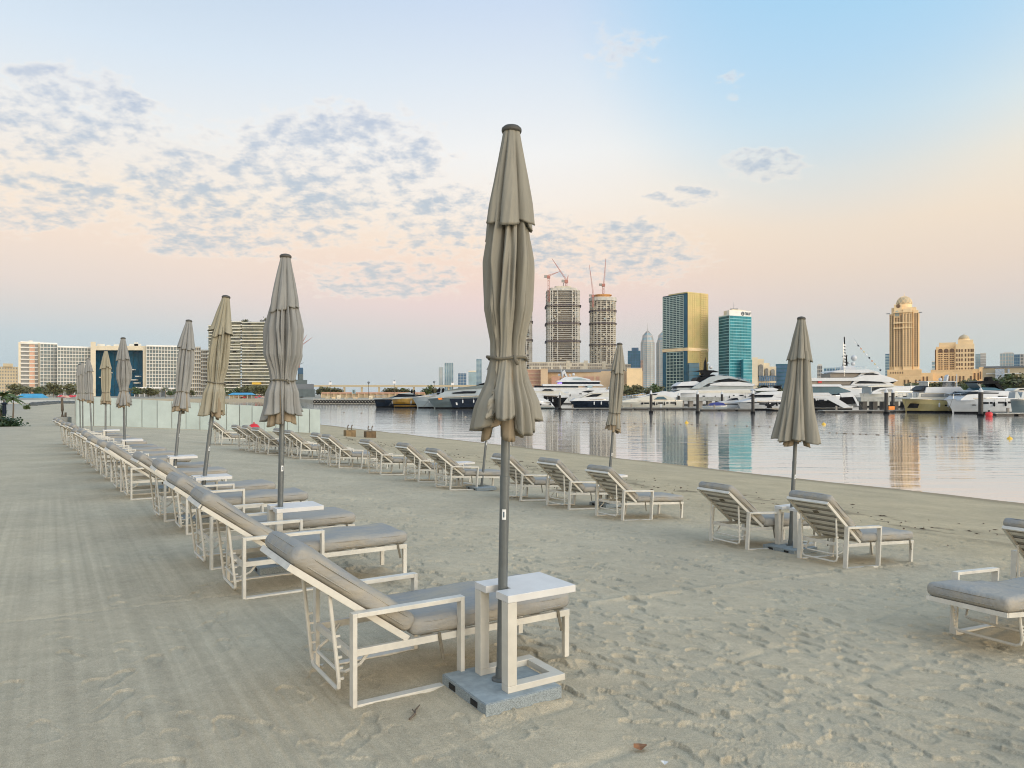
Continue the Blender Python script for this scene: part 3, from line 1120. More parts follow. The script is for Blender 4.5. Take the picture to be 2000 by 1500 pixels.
for i, (pb, D, pt, fb, sty, sd) in enumerate(LW):
    x = WX(pb, D)
    base = (x, D, gz(x, D) + .002)
    parasols.append(make_parasol(LLAB[i], base, lean_of(pb, pt, D), sd, M[fb], sty, sink=.0, zrot=(-.35 if i == 0 else .4 * i)))
    if i:
        parasols[-1].scale = (1, 1, .955)
RW = [(1543, 9.6, 1567, 'fabA', 'open', 105, 'untied closed parasol with full skirt beside two loungers on the right'),
      (1186, 13.75, 1211, 'fabA', 'slim', 117, 'slim closed parasol of the seaward row standing before the construction towers'),
      (940, 15.5, 968, 'fabA', 'slim', 125, 'parasol of the seaward row mostly hidden behind the nearest tall parasol')]
for (pb, D, pt, fb, sty, sd, lb) in RW:
    x = WX(pb, D)
    parasols.append(make_parasol(lb, (x, D, gz(x, D) + .002), lean_of(pb, pt, D), sd, M[fb], sty, zrot=.2))

tab_i = [0]


def place_table(px, py_d, label, rz=ROW, dv=-.085, z=None):
    x, y = px, py_d
    x2, y2 = x + dv * VX, y + dv * VY
    zz = (gz(x, y) + .069) if z is None else z
    o = table0 if tab_i[0] == 0 else dup(table0, label)
    tab_i[0] += 1
    o['label'] = label
    o.location = (x2, y2, zz)
    o.rotation_euler = (0, 0, rz)


TL = ['white side table on the granite slab of the nearest tall parasol', 'white side table at the second parasol of the landward row',
      'white side table at the third parasol of the landward row', 'white side table at the fourth parasol of the landward row',
      'white side table at the fifth parasol of the landward row', 'white side table at the slim beige parasol of the landward row']
for i in range(6):
    b = parasols[i].location
    place_table(b.x + .02, b.y, TL[i])
for i, lb in ((9, 'white side table beside the untied parasol on the right'), (10, 'white side table under the slim parasol before the construction towers')):
    b = parasols[i].location
    place_table(b.x, b.y, lb)
x, y = WX(893, 16.2), 16.2
place_table(x, y, 'white side table behind the lounger left of the hidden seaward parasol', z=gz(x, y))

# loungers: landward row ------------------------------------------------
NM = ['front', 'second', 'third', 'fourth', 'fifth', 'sixth', 'seventh', 'eighth', 'ninth', 'tenth', 'eleventh', 'twelfth', 'thirteenth', 'fourteenth', 'fifteenth', 'sixteenth']
NOTE = ['right behind the nearest side table', 'its near armrest standing clear on the sand', 'just beyond the second parasol', 'on the camera side of the third parasol',
        'just beyond the third parasol', 'on the camera side of the fourth parasol', 'just beyond the fourth parasol'] + ['counted from the camera'] * 9
LWL = [(1.32, 3.96, 0), (1.29, 6.33, 0), (1.27, 7.5, 1), (1.36, 9.45, 0), (1.22, 10.55, 1), (1.06, 12.9, 1), (1.0, 14.05, 0), (.95, 15.8, 2), (.86, 17.15, 1), (.84, 18.5, 1),
       (.78, 19.65, 2), (.72, 21.6, 1), (.66, 22.8, 1), (.6, 24.6, 2), (.52, 25.9, 1), (.45, 27.6, 1)]
for i, (v_, u_, p_) in enumerate(LWL):
    place_lounger(v_ + random.uniform(-.03, .03) * (i > 1), u_, '%s lounger of the landward row, %s' % (NM[i], NOTE[i]), turn=.010 * max(0, i - 2) + random.uniform(-.035, .035) * (i > 0), proto=p_)
# seaward row: world position of the near rear post
RL = [(3.80, 8.46, 'seaward row lounger right of the untied parasol, slatted back towards the camera'),
      (2.99, 9.43, 'seaward row lounger left of the untied parasol, slatted back towards the camera'),
      (1.72, 11.63, 'seaward row lounger in front of the slim parasol, long cushion seen from the side'),
      (.97, 12.81, 'seaward row lounger second to the left of the slim parasol base'),
      (.14, 13.76, 'seaward row lounger just right of the nearest parasol pole'),
      (-1.26, 15.02, 'seaward row lounger left of the slab of the hidden parasol'),
      (-2.08, 16.33, 'seaward row lounger two places left of the hidden parasol slab'),
      (-3.18, 17.79, 'seaward row lounger three places left of the hidden parasol slab'),
      (-4.47, 19.11, 'seaward row lounger in the middle of the bay shore view, left of a wide gap'),
      (-4.98, 19.95, 'seaward row lounger overlapped by the one before the wide gap'),
      (-6.18, 21.54, 'seaward row lounger just right of the second parasol pole'),
      (-6.75, 22.3, 'seaward row lounger half hidden by the second parasol pole'),
      (-7.53, 22.74, 'seaward row lounger just left of the second parasol pole'),
      (-8.12, 23.41, 'seaward row lounger in front of the red buoy'),
      (-8.71, 24.16, 'seaward row lounger left of the red buoy, last but one of its row'),
      (-10.36, 26.32, 'farthest lounger of the seaward row, standing alone before the hoarding')]
for k, (x, y, lb) in enumerate(RL):
    v, u = VX * x + VY * y, UX * x + UY * y
    place_lounger(v, u + .31, lb, turn=min(.14, .011 * k) + random.uniform(-.045, .045), proto=[0, 2, 0, 1, 0, 2, 0, 2, 0, 0, 2, 0, 2, 0, 2, 0][k])
place_lounger(6.02, 2.80, 'lounger at the right edge with its backrest laid flat', proto=3)
place_lounger(8.02, 3.27, 'raised lounger cut by the right picture edge behind the flat one', proto=2)

# beach odds and ends ----------------------------------------------------
mb = MB()
mb.tube([(0, 0, .01), (.02, .05, .014), (.016, .1, .012), (.03, .16, .012)], [.005, .006, .005, .003], 6)
mb.tube([(.018, .07, .012), (.0, .10, .016)], .003, 5)
o = mb.build('twig', M['bark'], None, loc=(-.50, 3.62, .006))
tag(o, 'dark bent twig on the sand left of the granite slab', 'twig')
mb = MB()
mb.add([(0, -.03, 0), (.03, -.012, .014), (.034, .014, .008), (0, .034, .002), (-.026, .012, .012), (-.03, -.01, .004), (0, 0, .004)],
       [(0, 1, 6), (1, 2, 6), (2, 3, 6), (3, 4, 6), (4, 5, 6), (5, 0, 6)])
lm = mat('dry_leaf', (.30, .13, .05), .7, noise=(30, .4))
o = mb.build('dry_leaf', lm, None, loc=(.58, 3.37, gz(.58, 3.37) + .012))
tag(o, 'small brown dry leaf on the sand in the foreground', 'leaf')
mb = MB()
mb.add([(0, -.012, 0), (.02, 0, .008), (0, .014, .006), (-.016, .002, .012)], [(0, 1, 2, 3)])
o = mb.build('shell_fragment', M['tabletop'], None, loc=(.66, 3.22, gz(.66, 3.22) + .012))
tag(o, 'tiny white shell fragment near the brown leaf', 'shell')
# dark weed scraps on the sand
mb = MB()
for k in range(360):
    if True:
        u, s = random.uniform(2, 40), random.gauss(11.3, .9)
        v = s + 2.07
    else:
        u, v = random.uniform(1.5, 16), random.uniform(2.2, 10)
    x, y = put_xy(v, u)
    if y < 2.5:
        continue
    z = gz(x, y) + .012
    L_ = random.uniform(.015, .06)
    a = random.uniform(0, 6.3)
    c, s_ = math.cos(a) * L_, math.sin(a) * L_
    mb.tube([(x - c, y - s_, z), (x + s_ * .3, y - c * .3, z + random.uniform(.001, .006)), (x + c, y + s_, z)], [.003, random.uniform(.005, .013), .002], 4)
mb.build('seaweed_scraps', mat('dry_weed', (.075, .05, .03), .9, noise=(20, .4)), None, kind='stuff')

# hoarding ----------------------------------------------------------------
hoard = thing('hoarding', 'long pale green board hoarding between the beach and the bay', 'hoarding')
A0, A1 = Vector((-21.6, 36.8)), Vector((-12.2, 47.2))
nP = 18
dv_ = (A1 - A0) / nP
t2 = dv_.normalized()
n2 = Vector((t2.y, -t2.x))


def hoard_z(p):
    return gz(p.x, p.y) - .12


for i in range(nP):
    p, q = A0 + dv_ * i, A0 + dv_ * (i + 1)
    off = random.uniform(-.018, .018)
    p2, q2 = p + t2 * .022 + n2 * off, q - t2 * .022 + n2 * (off + random.uniform(-.01, .01))
    zt0, zt1 = 1.52 - .89 * i / nP, 1.52 - .89 * (i + 1) / nP
    dz = random.uniform(-.012, .012)
    w = n2 * .03
    mb = MB()
    mb.add([(*(p2 + w), hoard_z(p)), (*(q2 + w), hoard_z(q)), (*(q2 + w), zt1 + dz), (*(p2 + w), zt0 + dz),
            (*(p2 - w), hoard_z(p)), (*(q2 - w), hoard_z(q)), (*(q2 - w), zt1 + dz), (*(p2 - w), zt0 + dz)],
           [(0, 1, 2, 3), (7, 6, 5, 4), (0, 4, 5, 1), (1, 5, 6, 2), (2, 6, 7, 3), (3, 7, 4, 0)])
    mb.build('panel', M['boardB'] if random.random() < .4 else M['board'], hoard)
for i in range(nP + 1):
    p = A0 + dv_ * i - n2 * .075
    zt = 1.50 - .89 * i / nP
    mb = MB()
    mb.obox((p.x, p.y, (zt + hoard_z(p)) / 2 - .1), t2, n2, .06, .08, zt - hoard_z(p) + .1)
    mb.build('post', M['concrete'], hoard)
q = A0 + Vector((-.75, 2.6))
d3 = (q - A0).normalized()
n3 = Vector((d3.y, -d3.x))
mid = (A0 + q) / 2
for k in range(3):
    c_ = A0 + (q - A0) * ((k + .5) / 3)
    MB().obox((c_.x, c_.y, .70), d3, n3, 2.7 / 3 - .02, .05, 1.64).build('panel', M['boardB'], hoard)

# concrete anchor blocks at the water line
for k, (x, y, lb) in enumerate(((-9.75, 44.6, 'left concrete mooring block at the water line'), (-8.55, 44.7, 'right brown concrete mooring block at the water line'))):
    t = thing('mooring_block', lb, 'concrete block', (x, y, gz(x, y) - .03), .5, 'mooring blocks at the shore')
    MB().box((0, 0, .2), (.62, .5, .42)).build('block', mat('rusty_concrete%d' % k, (.24 - .08 * k, .17 - .06 * k, .09 - .03 * k), .9, noise=(5, .4), bump=(14, .6, .02)), t, bevel=.03)
    for sx in (-.12, .12):
        MB().tube([(sx, 0, .38), (sx, 0, .66), (sx + .03, 0, .72), (sx + .05, 0, .64)], .028, 6).build('iron_loop', M['bark'], t)
    MB().tube([(-.12, 0, .52), (.12, 0, .52)], .02, 6).build('iron_bar', M['bark'], t)
t = thing('beach_buoy', 'round red buoy lying on the sand before the hoarding', 'buoy', (-13.0, 37.4, gz(-13.0, 37.4)))
prof = [(.01, 0)] + [(.30 * math.sin(a), .30 - .30 * math.cos(a)) for a in [PI * k / 12 for k in range(1, 12)]] + [(.01, .6)]
MB().lathe(prof, 18).build('float', M['red'], t, smooth=True)
MB().tube([(0, -.05, .6), (0, -.04, .66), (0, .04, .66), (0, .05, .6)], .015, 6).build('eye', M['red'], t)
# planter with a bare post
t = thing('planter', 'square concrete planter with a bare brown post on the left sand', 'planter', (-23.2, 38.4, 0), .2)
MB().box((0, 0, .21), (.58, .55, .42)).build('planter_box', M['concrete'], t, bevel=.015)
MB().box((0, 0, .422), (.48, .45, .02)).build('soil', M['bark'], t)
MB().tube([(-.05, 0, .4), (-.05, .0, .8), (-.08, .02, 1.4)], [.085, .07, .05], 8).build('stem', M['bark'], t)
MB().tube([(.09, 0, .4), (.10, .0, .66)], [.06, .05], 8).build('stem', M['bark'], t)


# foliage ------------------------------------------------------------------
def leaf_clump(n, rx, ry, rz, size, seed, shape='ball', blobs=7):
    R = np.random.default_rng(seed)
    cs = R.normal(size=(blobs, 3))
    cs /= np.linalg.norm(cs, axis=1)[:, None]
    cs *= (.25 + .55 * R.random(blobs))[:, None]
    vs_, fs = [], []
    for i in range(n):
        c = cs[R.integers(blobs)] + R.normal(size=3) * .27
        if c[2] < -.75:
            c[2] *= .5
        p = Vector((c[0] * rx, c[1] * ry, c[2] * rz))
        a, b, g = R.random(3) * 6.28
        rot = Matrix.Rotation(a, 3, 'Z') @ Matrix.Rotation(b, 3, 'X')
        s = size * (.6 + .8 * R.random())
        for q in ((-.5, -.3, 0), (.5, -.3, 0), (.35, .45, .12), (-.35, .45, -.1)):
            vs_.append(p + rot @ (Vector(q) * s))
        k = len(vs_) - 4
        fs.append((k, k + 1, k + 2, k + 3))
    return MB().add(vs_, fs)


def bush(name, label, loc, r, h, n, size, m, seed):
    o = leaf_clump(n, r, r * .8, h * .62, size, seed, blobs=12)
    t = thing(name, label, 'bush', loc)
    o.build('foliage', m, t, loc=(0, 0, h * .45))
    mb = MB()
    for k in range(5):
        a = k * 1.3
        mb.tube([(0, 0, 0), (math.cos(a) * r * .3, math.sin(a) * r * .3, h * .4), (math.cos(a) * r * .6, math.sin(a) * r * .5, h * .7)], [.02, .015, .006], 5)
    mb.build('stem', M['bark'], t)
    return t


bush('bush', 'dense dark green low bush on the sand at the left edge', (-25.15, 36.6, -.02), .95, .58, 2600, .085, M['leafdk'], 5)
bush('bush', 'dark clipped shrub above the low bush at the left edge', (-31.35, 45.5, 0), .3, .9, 420, .10, M['leafdk'], 6)
bush('bush', 'small green shrub on the sand before the blue roofed hut', (WX(53, 78), 78, -.02), .32, .5, 260, .12, M['leaf'], 8)


def palm(name, label, loc, h, spread, seed, cat='palm tree', group=None, nf=16):
    R = random.Random(seed)
    t = thing(name, label, cat, loc, R.uniform(0, 6), group)
    mb = MB()
    pts = [(.04 * h * math.sin(q * 2), 0, h * q) for q in (0, .25, .5, .75, 1)]
    mb.tube(pts, [h * .045, h * .035, h * .032, h * .03, h * .03], 8)
    mb.build('trunk', M['bark'], t)
    mb = MB()
    top = Vector(pts[-1])
    for k in range(nf):
        a = 2 * PI * k / nf + R.uniform(-.2, .2)
        el = R.uniform(-.2, 1.15)
        d = Vector((math.cos(a), math.sin(a), 0))
        L_ = spread * R.uniform(.8, 1.1)
        prev = top
        for j in range(1, 7):
            q = j / 6
            p = top + d * L_ * q * math.cos(el * .6) + Vector((0, 0, L_ * (math.sin(el) * q - .75 * q * q)))
            sd = Vector((-d.y, d.x, 0))
            w = L_ * .13 * math.sin(PI * min(1, q * .9 + .1)) + .01
            for sg in (-1, 1):
                mb.add([prev, p, p + sd * sg * w + Vector((0, 0, -w * .7)), prev + sd * sg * w * .9 + Vector((0, 0, -w * .75))], [(0, 1, 2, 3)])
            prev = p
    mb.build('crown', M['leafB'] if R.random() < .5 else M['leaf'], t)
    return t


palm('palm_tree', 'palm with drooping fronds at the left picture edge', (WX(6, 46), 46, 0), 1.55, .95, 3)
palm('palm_tree', 'short palm on a brown trunk right of the left edge palm', (WX(25, 45), 45, 0), 1.3, .75, 4, nf=12)
t = thing('beach_lamp', 'dark blue post lamp in front of the palms at the left edge', 'lamp', (WX(8.5, 43), 43, 0))
MB().tube([(0, 0, 0), (0, 0, .35)], .05, 8).build('post', M['steel'], t)
MB().lathe([(.06, .33), (.10, .45), (.10, 1.0), (.16, 1.02), (.13, 1.1), (.02, 1.14)], 10).build('lamp_body', M['navy'], t)


# ------------------------------------------------------------------ buildings
def nth(n):
    return '%d%s' % (n, 'th' if 10 < n % 100 < 14 else {1: 'st', 2: 'nd', 3: 'rd'}.get(n % 10, 'th'))


def PX(px, D):
    return Vector((WX(px, D), D))


class Frame:
    """a facade line square to the line of sight at picture column c, depth D"""
    def __init__(s, c, D):
        s.o = PX(c, D)
        s.v = s.o.normalized()
        s.t = Vector((s.v.y, -s.v.x))

    def p(s, px, d=0.0):
        k = (px - 1000.0) / F
        l = (k * s.o.y - s.o.x) / (s.t.x - k * s.t.y)
        return s.o + s.t * l + s.v * d


def deepen(p, q, d):
    """far corners of a box that stands behind the front edge p-q"""
    v = ((p + q) / 2).normalized() * d
    return [tuple(q + v), tuple(p + v)]


def panel(mb, poly, o, t, v, d0, d1):
    """polygon [(along t, z)] extruded from d0 to d1 along v"""
    n = len(poly)
    vs_ = [(o.x + t.x * l + v.x * d, o.y + t.y * l + v.y * d, z) for d in (d0, d1) for l, z in poly]
    fs = [tuple(range(n)), tuple(range(2 * n - 1, n - 1, -1))] + [((i + 1) % n, i, n + i, n + (i + 1) % n) for i in range(n)]
    return mb.add(vs_, fs)


def arch(r, zb, zc, k=1.0):
    return [(-r, zb), (r, zb)] + [(r * math.cos(PI * i / 8), zc + k * r * math.sin(PI * i / 8)) for i in range(9)]


def face(a, b):
    """unit vector along a->b and the normal that points to the camera side"""
    t = (b - a).normalized()
    n = Vector((t.y, -t.x))
    if n.dot(-(a + b) / 2) < 0:
        n = -n
    return t, n, (b - a).length


def grid(mb, a, b, z0, z1, nf, nb, kind, proud, thick, x0=0.0, x1=1.0, mz=.25, mx=.12, skip=None, jit=0.0):
    """slabs / fins / windows laid on the wall between plan points a and b"""
    t, n, L_ = face(a, b)
    fh = (z1 - z0) / nf
    bw = L_ * (x1 - x0) / nb
    if kind == 'slab':
        for i in range(nf + 1):
            p = a + t * L_ * (x0 + x1) / 2 + n * (proud / 2)
            mb.obox((p.x, p.y, z0 + i * fh), t, n, L_ * (x1 - x0), proud + random.uniform(0, jit), thick)
    elif kind == 'fin':
        for j in range(nb + 1):
            p = a + t * (L_ * x0 + j * bw) + n * (proud / 2)
            mb.obox((p.x, p.y, (z0 + z1) / 2), t, n, thick, proud, z1 - z0)
    else:
        for i in range(nf):
            for j in range(nb):
                if skip and skip(i, j):
                    continue
                p = a + t * (L_ * x0 + (j + .5) * bw) + n * (proud / 2)
                mb.obox((p.x, p.y, z0 + (i + .5) * fh), t, n, bw * (1 - 2 * mx), proud, fh * (1 - mz))
    return mb


def block(px0, px1, D, py_top, depth, yaw=0.0, zb=-.4):
    """rectangular plan seen from px0 to px1 at depth D"""
    fr = Frame((px0 + px1) / 2, D)
    a, b = fr.p(px0), fr.p(px1)
    n = -fr.v
    return a, b, [tuple(a), tuple(b), tuple(b - n * depth), tuple(a - n * depth)], WZ(py_top, D)


def simple_tower(name, label, px0, px1, D, py, wall, nf, nb, glass=None, slab=None, fin=None, depth=None, cat='building', cap=None, group=None, mz=.3, mx=.15):
    a, b, poly, zt = block(px0, px1, D, py, depth or (px1 - px0) / F * D * .8)
    o = thing(name, label, cat, group=group)
    MB().prism_z(poly, -.5, zt).build('wall', M[wall], o)
    h = zt / nf
    if glass:
        grid(MB(), a, b, 0, zt, nf, nb, 'win', .12, 0, mz=mz, mx=mx).build('windows', M[glass], o, kind='stuff')
    if slab:
        grid(MB(), a, b, 0, zt, nf, nb, 'slab', .5, h * .28).build('floor_slabs', M[slab], o, kind='stuff')
    if fin:
        grid(MB(), a, b, 0, zt, nf, nb, 'fin', .6, .35).build('fins', M[fin], o, kind='stuff')
    if cap:
        for (q0, q1, py2, mm) in cap:
            a2, b2, poly2, z2 = block(px0 + (px1 - px0) * q0, px0 + (px1 - px0) * q1, D + 1.0, py2, (px1 - px0) / F * D * .5)
            MB().prism_z(poly2, zt, z2).build('roof_box', M[mm], o)
    return o


# --- left shore, about 700 m away
DL = 700.0
simple_tower('apartment_block', 'low beige apartment block with small square windows at the left edge', -30, 35, 690, 716, 'beigewall', 9, 12, glass='hotelw2',
             cap=((.55, .85, 710, 'beigewall'),), mz=.5, mx=.26)
# hotel wing with peach bay
ho = thing('hotel', 'long white balcony hotel with a tall cream gateway framing blue glass', 'hotel')
a, b, poly, zt = block(36, 78, DL, 669, 16)
MB().prism_z(poly, -.5, zt).build('end_wing', M['hotelc'], ho)
mb, m2, m3 = MB(), MB(), MB()
grid(mb, a, b, .6, zt - 1, 13, 1, 'slab', 1.3, 1.15, x0=.08, x1=.92)
grid(m2, a, b, .6, zt - 1, 13, 1, 'win', .2, 0, x0=.10, x1=.50, mz=.35, mx=.02)
grid(m2, a, b, .6, zt - 1, 13, 1, 'win', .2, 0, x0=.76, x1=.92, mz=.35, mx=.02)
grid(m3, a, b, .6, zt - 2, 1, 1, 'win', 1.0, 0, x0=.52, x1=.75, mz=0, mx=0)
mb.build('balconies', M['hotelw'], ho, kind='stuff')
m2.build('windows', M['hotelw2'], ho, kind='stuff')
m3.build('peach_bay', M['hotelp'], ho)
MB().prism_z([(p[0] + (1.5 if i in (0, 3) else 0), p[1] + .5) for i, p in enumerate(poly)], zt, WZ(667, DL)).build('roof_edge', M['whiteroof'], ho)


def hotel_wing(x0, x1, top, nb, nf, glass, a_yaw=0.0, D=DL, bands=None):
    a, b, poly, zt = block(x0, x1, D, top, 16)
    MB().prism_z(poly, -.5, zt).build('wing', M[glass], ho)
    mb, m2 = MB(), MB()
    grid(mb, a, b, .8, zt, nf, nb, 'slab', 1.1, .62)
    grid(mb, a, b, .8, zt, nf, nb, 'fin', 1.0, .4)
    grid(m2, a, b, .8, zt, nf, nb * 2, 'win', .3, 0, mz=.62, mx=.28, skip=lambda i, j: random.random() < .35)
    mb.build('balcony_grid', M['hotelw'], ho, kind='stuff')
    m2.build('balcony_doors', M['hotelw2'], ho, kind='stuff')
    MB().prism_z(poly, zt + .3, zt + 1.3).build('roof_edge', M['whiteroof'], ho)


hotel_wing(78.5, 112, 672, 5, 15, 'hotelg')
hotel_wing(112.5, 177, 679, 11, 14, 'hotelg')
hotel_wing(286, 350, 677, 11, 14, 'hotelg')
for (x0, x1, y0, y1, dd, nm) in ((177, 187, 668, 790, 14, 'gate_pillar'), (279, 286, 676, 790, 14, 'gate_pillar'), (187, 279, 676, 684, 14, 'gate_beam')):
    p, q = PX(x0, DL - 3), PX(x1, DL - 3)
    zt, zb = WZ(y0, DL), (max(-.5, WZ(y1, DL)))
    MB().prism_z([tuple(p), tuple(q), *deepen(p, q, dd)], zb, zt).build(nm, M['hotelc'], ho)
p, q = PX(187, DL + 12), PX(279, DL + 12)
MB().prism_z([tuple(p), tuple(q), *deepen(p, q, 8)], -.5, WZ(684, DL)).build('gate_glass', M['gateglass'], ho)
mb = MB()
grid(mb, p, q, 0, WZ(684, DL), 9, 10, 'fin', .3, .22)
grid(mb, p, q, 0, WZ(684, DL), 9, 10, 'slab', .3, .2)
mb.build('mullions', M['towerglass'], ho, kind='stuff')
mb = MB()
for (x, y, w) in ((200, 737, 9), (215, 728, 7), (258, 722, 11), (270, 735, 8), (262, 742, 12), (252, 730, 5), (268, 748, 10)):
    c_ = PX(x, DL + 8)
    mb.box((c_.x, c_.y, WZ(y, DL + 8)), (w / F * DL, 4, .9))
mb.build('inner_balconies', M['hotelw'], ho, kind='stuff')
mb = MB()
for (x0, x1, y) in ((190, 205, 671), (208, 216, 673), (222, 236, 672), (252, 276, 671), (262, 270, 668), (56, 64, 664)):
    p, q = PX(x0, DL + 4), PX(x1, DL + 4)
    mb.prism_z([tuple(p), tuple(q), *deepen(p, q, 7)], WZ(677, DL), WZ(y, DL))
mb.build('roof_huts', M['hotelw'], ho, kind='stuff')
# cream stepped block
o = thing('apartment_block', 'cream stepped apartment block between the hotel and the terraced tower', 'building')
mb, m2, mw = MB(), MB(), MB()
for (x0, x1, top) in ((350, 372, 684), (372, 392, 678), (392, 408, 684)):
    a, b, poly, zt = block(x0, x1, 715 + (x0 % 3), top, 16)
    mw.prism_z(poly, -.5, zt)
    grid(mb, a, b, .5, zt, 12, 3, 'slab', 1.2, 1.1)
    grid(m2, a, b, .5, zt, 12, 5, 'win', .3, 0, mz=.35, mx=.14)
mw.build('wall', M['hotelc'], o)
mb.build('balconies', M['hotelw'], o, kind='stuff')
m2.build('windows', M['hotelw2'], o, kind='stuff')
# terraced tower
o = thing('terraced_tower', 'tower of irregular stacked pale terraces behind the leaning beige parasol', 'building')
D = 690.0
nf = 24
ztop = WZ(627, D)
fh = ztop / nf
segs = [(405, 428, 632), (426, 471, 629), (470, 540, 626)]
for si, (x0, x1, top) in enumerate(segs):
    zt = WZ(top, D)
    MB().prism_z([tuple(PX(x0 + 2, D + 2)), tuple(PX(x1 - 1, D + 2)), tuple(PX(x1 - 1, D + 20)), tuple(PX(x0 + 2, D + 20))], -.5, zt - 1).build('core', M['terrg'], o)
mb, m3 = MB(), MB()
for i in range(nf):
    z = fh * (i + .5)
    for (x0, x1, top) in segs:
        if z > WZ(top, D):
            continue
        l_, r_ = x0 + random.uniform(-1.5, 4), x1 - random.uniform(-2, 5) * (1 if x1 < 530 else .2)
        p, q = PX(l_, D - random.uniform(0, 3)), PX(r_, D - random.uniform(0, 3))
        zz = z + random.uniform(-.35, .35)
        mb.prism_z([tuple(p), tuple(q), (q.x, D + 18), (p.x, D + 18)], zz, zz + random.uniform(.45, 1.0))
        for k in range(3):
            if random.random() < .55:
                xx = random.uniform(x0 + 3, x1 - 8)
                p, q = PX(xx, D + 1), PX(xx + random.uniform(3, 12), D + 1)
                m3.prism_z([tuple(p), tuple(q), (q.x, D + 3), (p.x, D + 3)], zz + 1.5, zz + fh * .95)
mb.build('terrace', M['terr'], o, kind='stuff')
m3.build('terrace_rooms', M['hotelw2'], o, kind='stuff')
p, q = PX(492, D - 3.5), PX(508, D - 3.5)
MB().prism_z([tuple(p), tuple(q), (q.x, D), (p.x, D)], WZ(751, D), WZ(747, D)).build('yellow_banner', M['yellow'], o)
for (x, y, s) in ((478, 626, 3.2), (520, 624, 3.5), (440, 627, 2.5)):
    c_ = PX(x, D + 4)
    leaf_clump(90, s * 1.6, s, s * .6, 1.0, int(x)).build('roof_planting', M['leafB'], o, loc=(c_.x, c_.y, WZ(y, D)), kind='stuff')


def crane(name, label, px, py0, py1, D, jibs, w=1.0, m='crane'):
    """lattice tower crane: mast from row py0 up to row py1; jibs = [(px, py)] tips in picture rows at depth D"""
    t = thing(name, label, 'crane', (WX(px, D), D, 0), 0, 'cranes over the building sites')
    z0, z1 = WZ(py0, D), WZ(py1, D)
    mb = MB()
    for sx in (-1, 1):
        for sy in (-1, 1):
            mb.bar((sx * w / 2, sy * w / 2, z0), (sx * w / 2, sy * w / 2, z1), .22 * w, .22 * w)
    n = max(3, int((z1 - z0) / (w * 1.6)))
    for i in range(n):
        za, zb = z0 + (z1 - z0) * i / n, z0 + (z1 - z0) * (i + 1) / n
        s_ = 1 if i % 2 else -1
        mb.bar((-s_ * w / 2, -w / 2, za), (s_ * w / 2, -w / 2, zb), .14 * w, .14 * w)
        mb.bar((-s_ * w / 2, w / 2, za), (s_ * w / 2, w / 2, zb), .14 * w, .14 * w)
    mb.build('mast', M[m], t)
    MB().box((0, 0, z1), (w * 2.2, w * 2, w * 1.8)).build('cab', M[m], t, bevel=.1)
    for (jx, jy) in jibs:
        e = Vector((WX(jx, D) - WX(px, D), 0, WZ(jy, D)))
        s0 = Vector((0, 0, z1 + w * .5))
        mb = MB()
        up = Vector((0, 0, 1)) if abs((e - s0).normalized().z) < .8 else Vector((1, 0, 0))
        for oy in (-.4, .4):
            mb.bar(s0 + Vector((0, oy * w, 0)), e, .2 * w, .2 * w)
        mb.bar(s0 + up * w * .9, e, .2 * w, .2 * w)
        k = 12
        for i in range(k):
            p0 = s0.lerp(e, i / k)
            p1 = s0.lerp(e, (i + .5) / k)
            mb.bar(p0, p1 + up * w * .9 * (1 - i / k), .12 * w, .12 * w)
        mb.build('jib', M[m], t)
    MB().box((-w * 2.0, 0, z1 + w * .4), (w * 2, w * 1.6, w * 1.5)).build('counterweight', M['concrete'], t, bevel=.1)
    return t


crane('tower_crane', 'pink crane with two raised jibs behind the second parasol', 584, 720, 680, 720, [(599, 654), (610, 659)], 1.1)
crane('tower_crane', 'small low crane jib right of the second parasol', 583, 745, 714, 730, [(594, 708)], .9, 'roofgrey')
o = thing('harbour_tower', 'dark blue glass harbour control tower above a stepped dark boat shed', 'building')
D = 420.0
for (x0, x1, y0, y1, m_) in ((582, 592, 718, 730, 'bluebox'), (584, 591, 730, 742, 'slate'), (576, 600, 742, 750, 'slate'), (570, 613, 750, 760, 'roofgrey'), (568, 615, 760, 775, 'slate')):
    p, q = PX(x0, D), PX(x1, D)
    MB().prism_z([tuple(p), tuple(q), *deepen(p, q, 6)], WZ(y1, D), WZ(y0, D)).build('storey', M[m_], o, bevel=.15)
p = PX(586, D + 2)
MB().prism_z([(p.x - 1, p.y), (p.x + 1, p.y), (p.x + 1, p.y + 3), (p.x - 1, p.y + 3)], -.4, WZ(720, D)).build('stem', M['slate'], o)

# beach huts, canopies and parasols below the hotels
D = 330.0


def hut(label, x0, x1, D, yr, ye, roof, wall):
    o = thing('beach_hut', label, 'beach hut')
    p, q = PX(x0, D), PX(x1, D)
    zr, ze = WZ(yr, D), WZ(ye, D)
    mb = MB()
    mb.add([(p.x - .4, D - .8, ze), (q.x + .4, D - .8, ze), (q.x + .4, D + 4.6, ze), (p.x - .4, D + 4.6, ze), (p.x + .8, D + 1.9, zr), (q.x - .8, D + 1.9, zr)],
           [(0, 1, 5, 4), (2, 3, 4, 5), (1, 2, 5), (3, 0, 4), (0, 3, 2, 1)])
    mb.build('roof', M[roof], o)
    MB().prism_z([(p.x, D + .8), (p.x + (q.x - p.x) * .45, D + .8), (p.x + (q.x - p.x) * .45, D + 4), (p.x, D + 4)], -.5, ze).build('wall', M[wall], o)
    n = 5
    for i in range(n + 1):
        x = p.x + (q.x - p.x) * i / n
        MB().box((x, D, (ze - .5) / 2), (.18, .18, ze + .5)).build('post', M['hotelw'], o)
    MB().prism_z([(p.x + (q.x - p.x) * .5, D + 2), (q.x, D + 2), (q.x, D + 4), (p.x + (q.x - p.x) * .5, D + 4)], -.5, ze * .5).build('counter', M['core'], o)


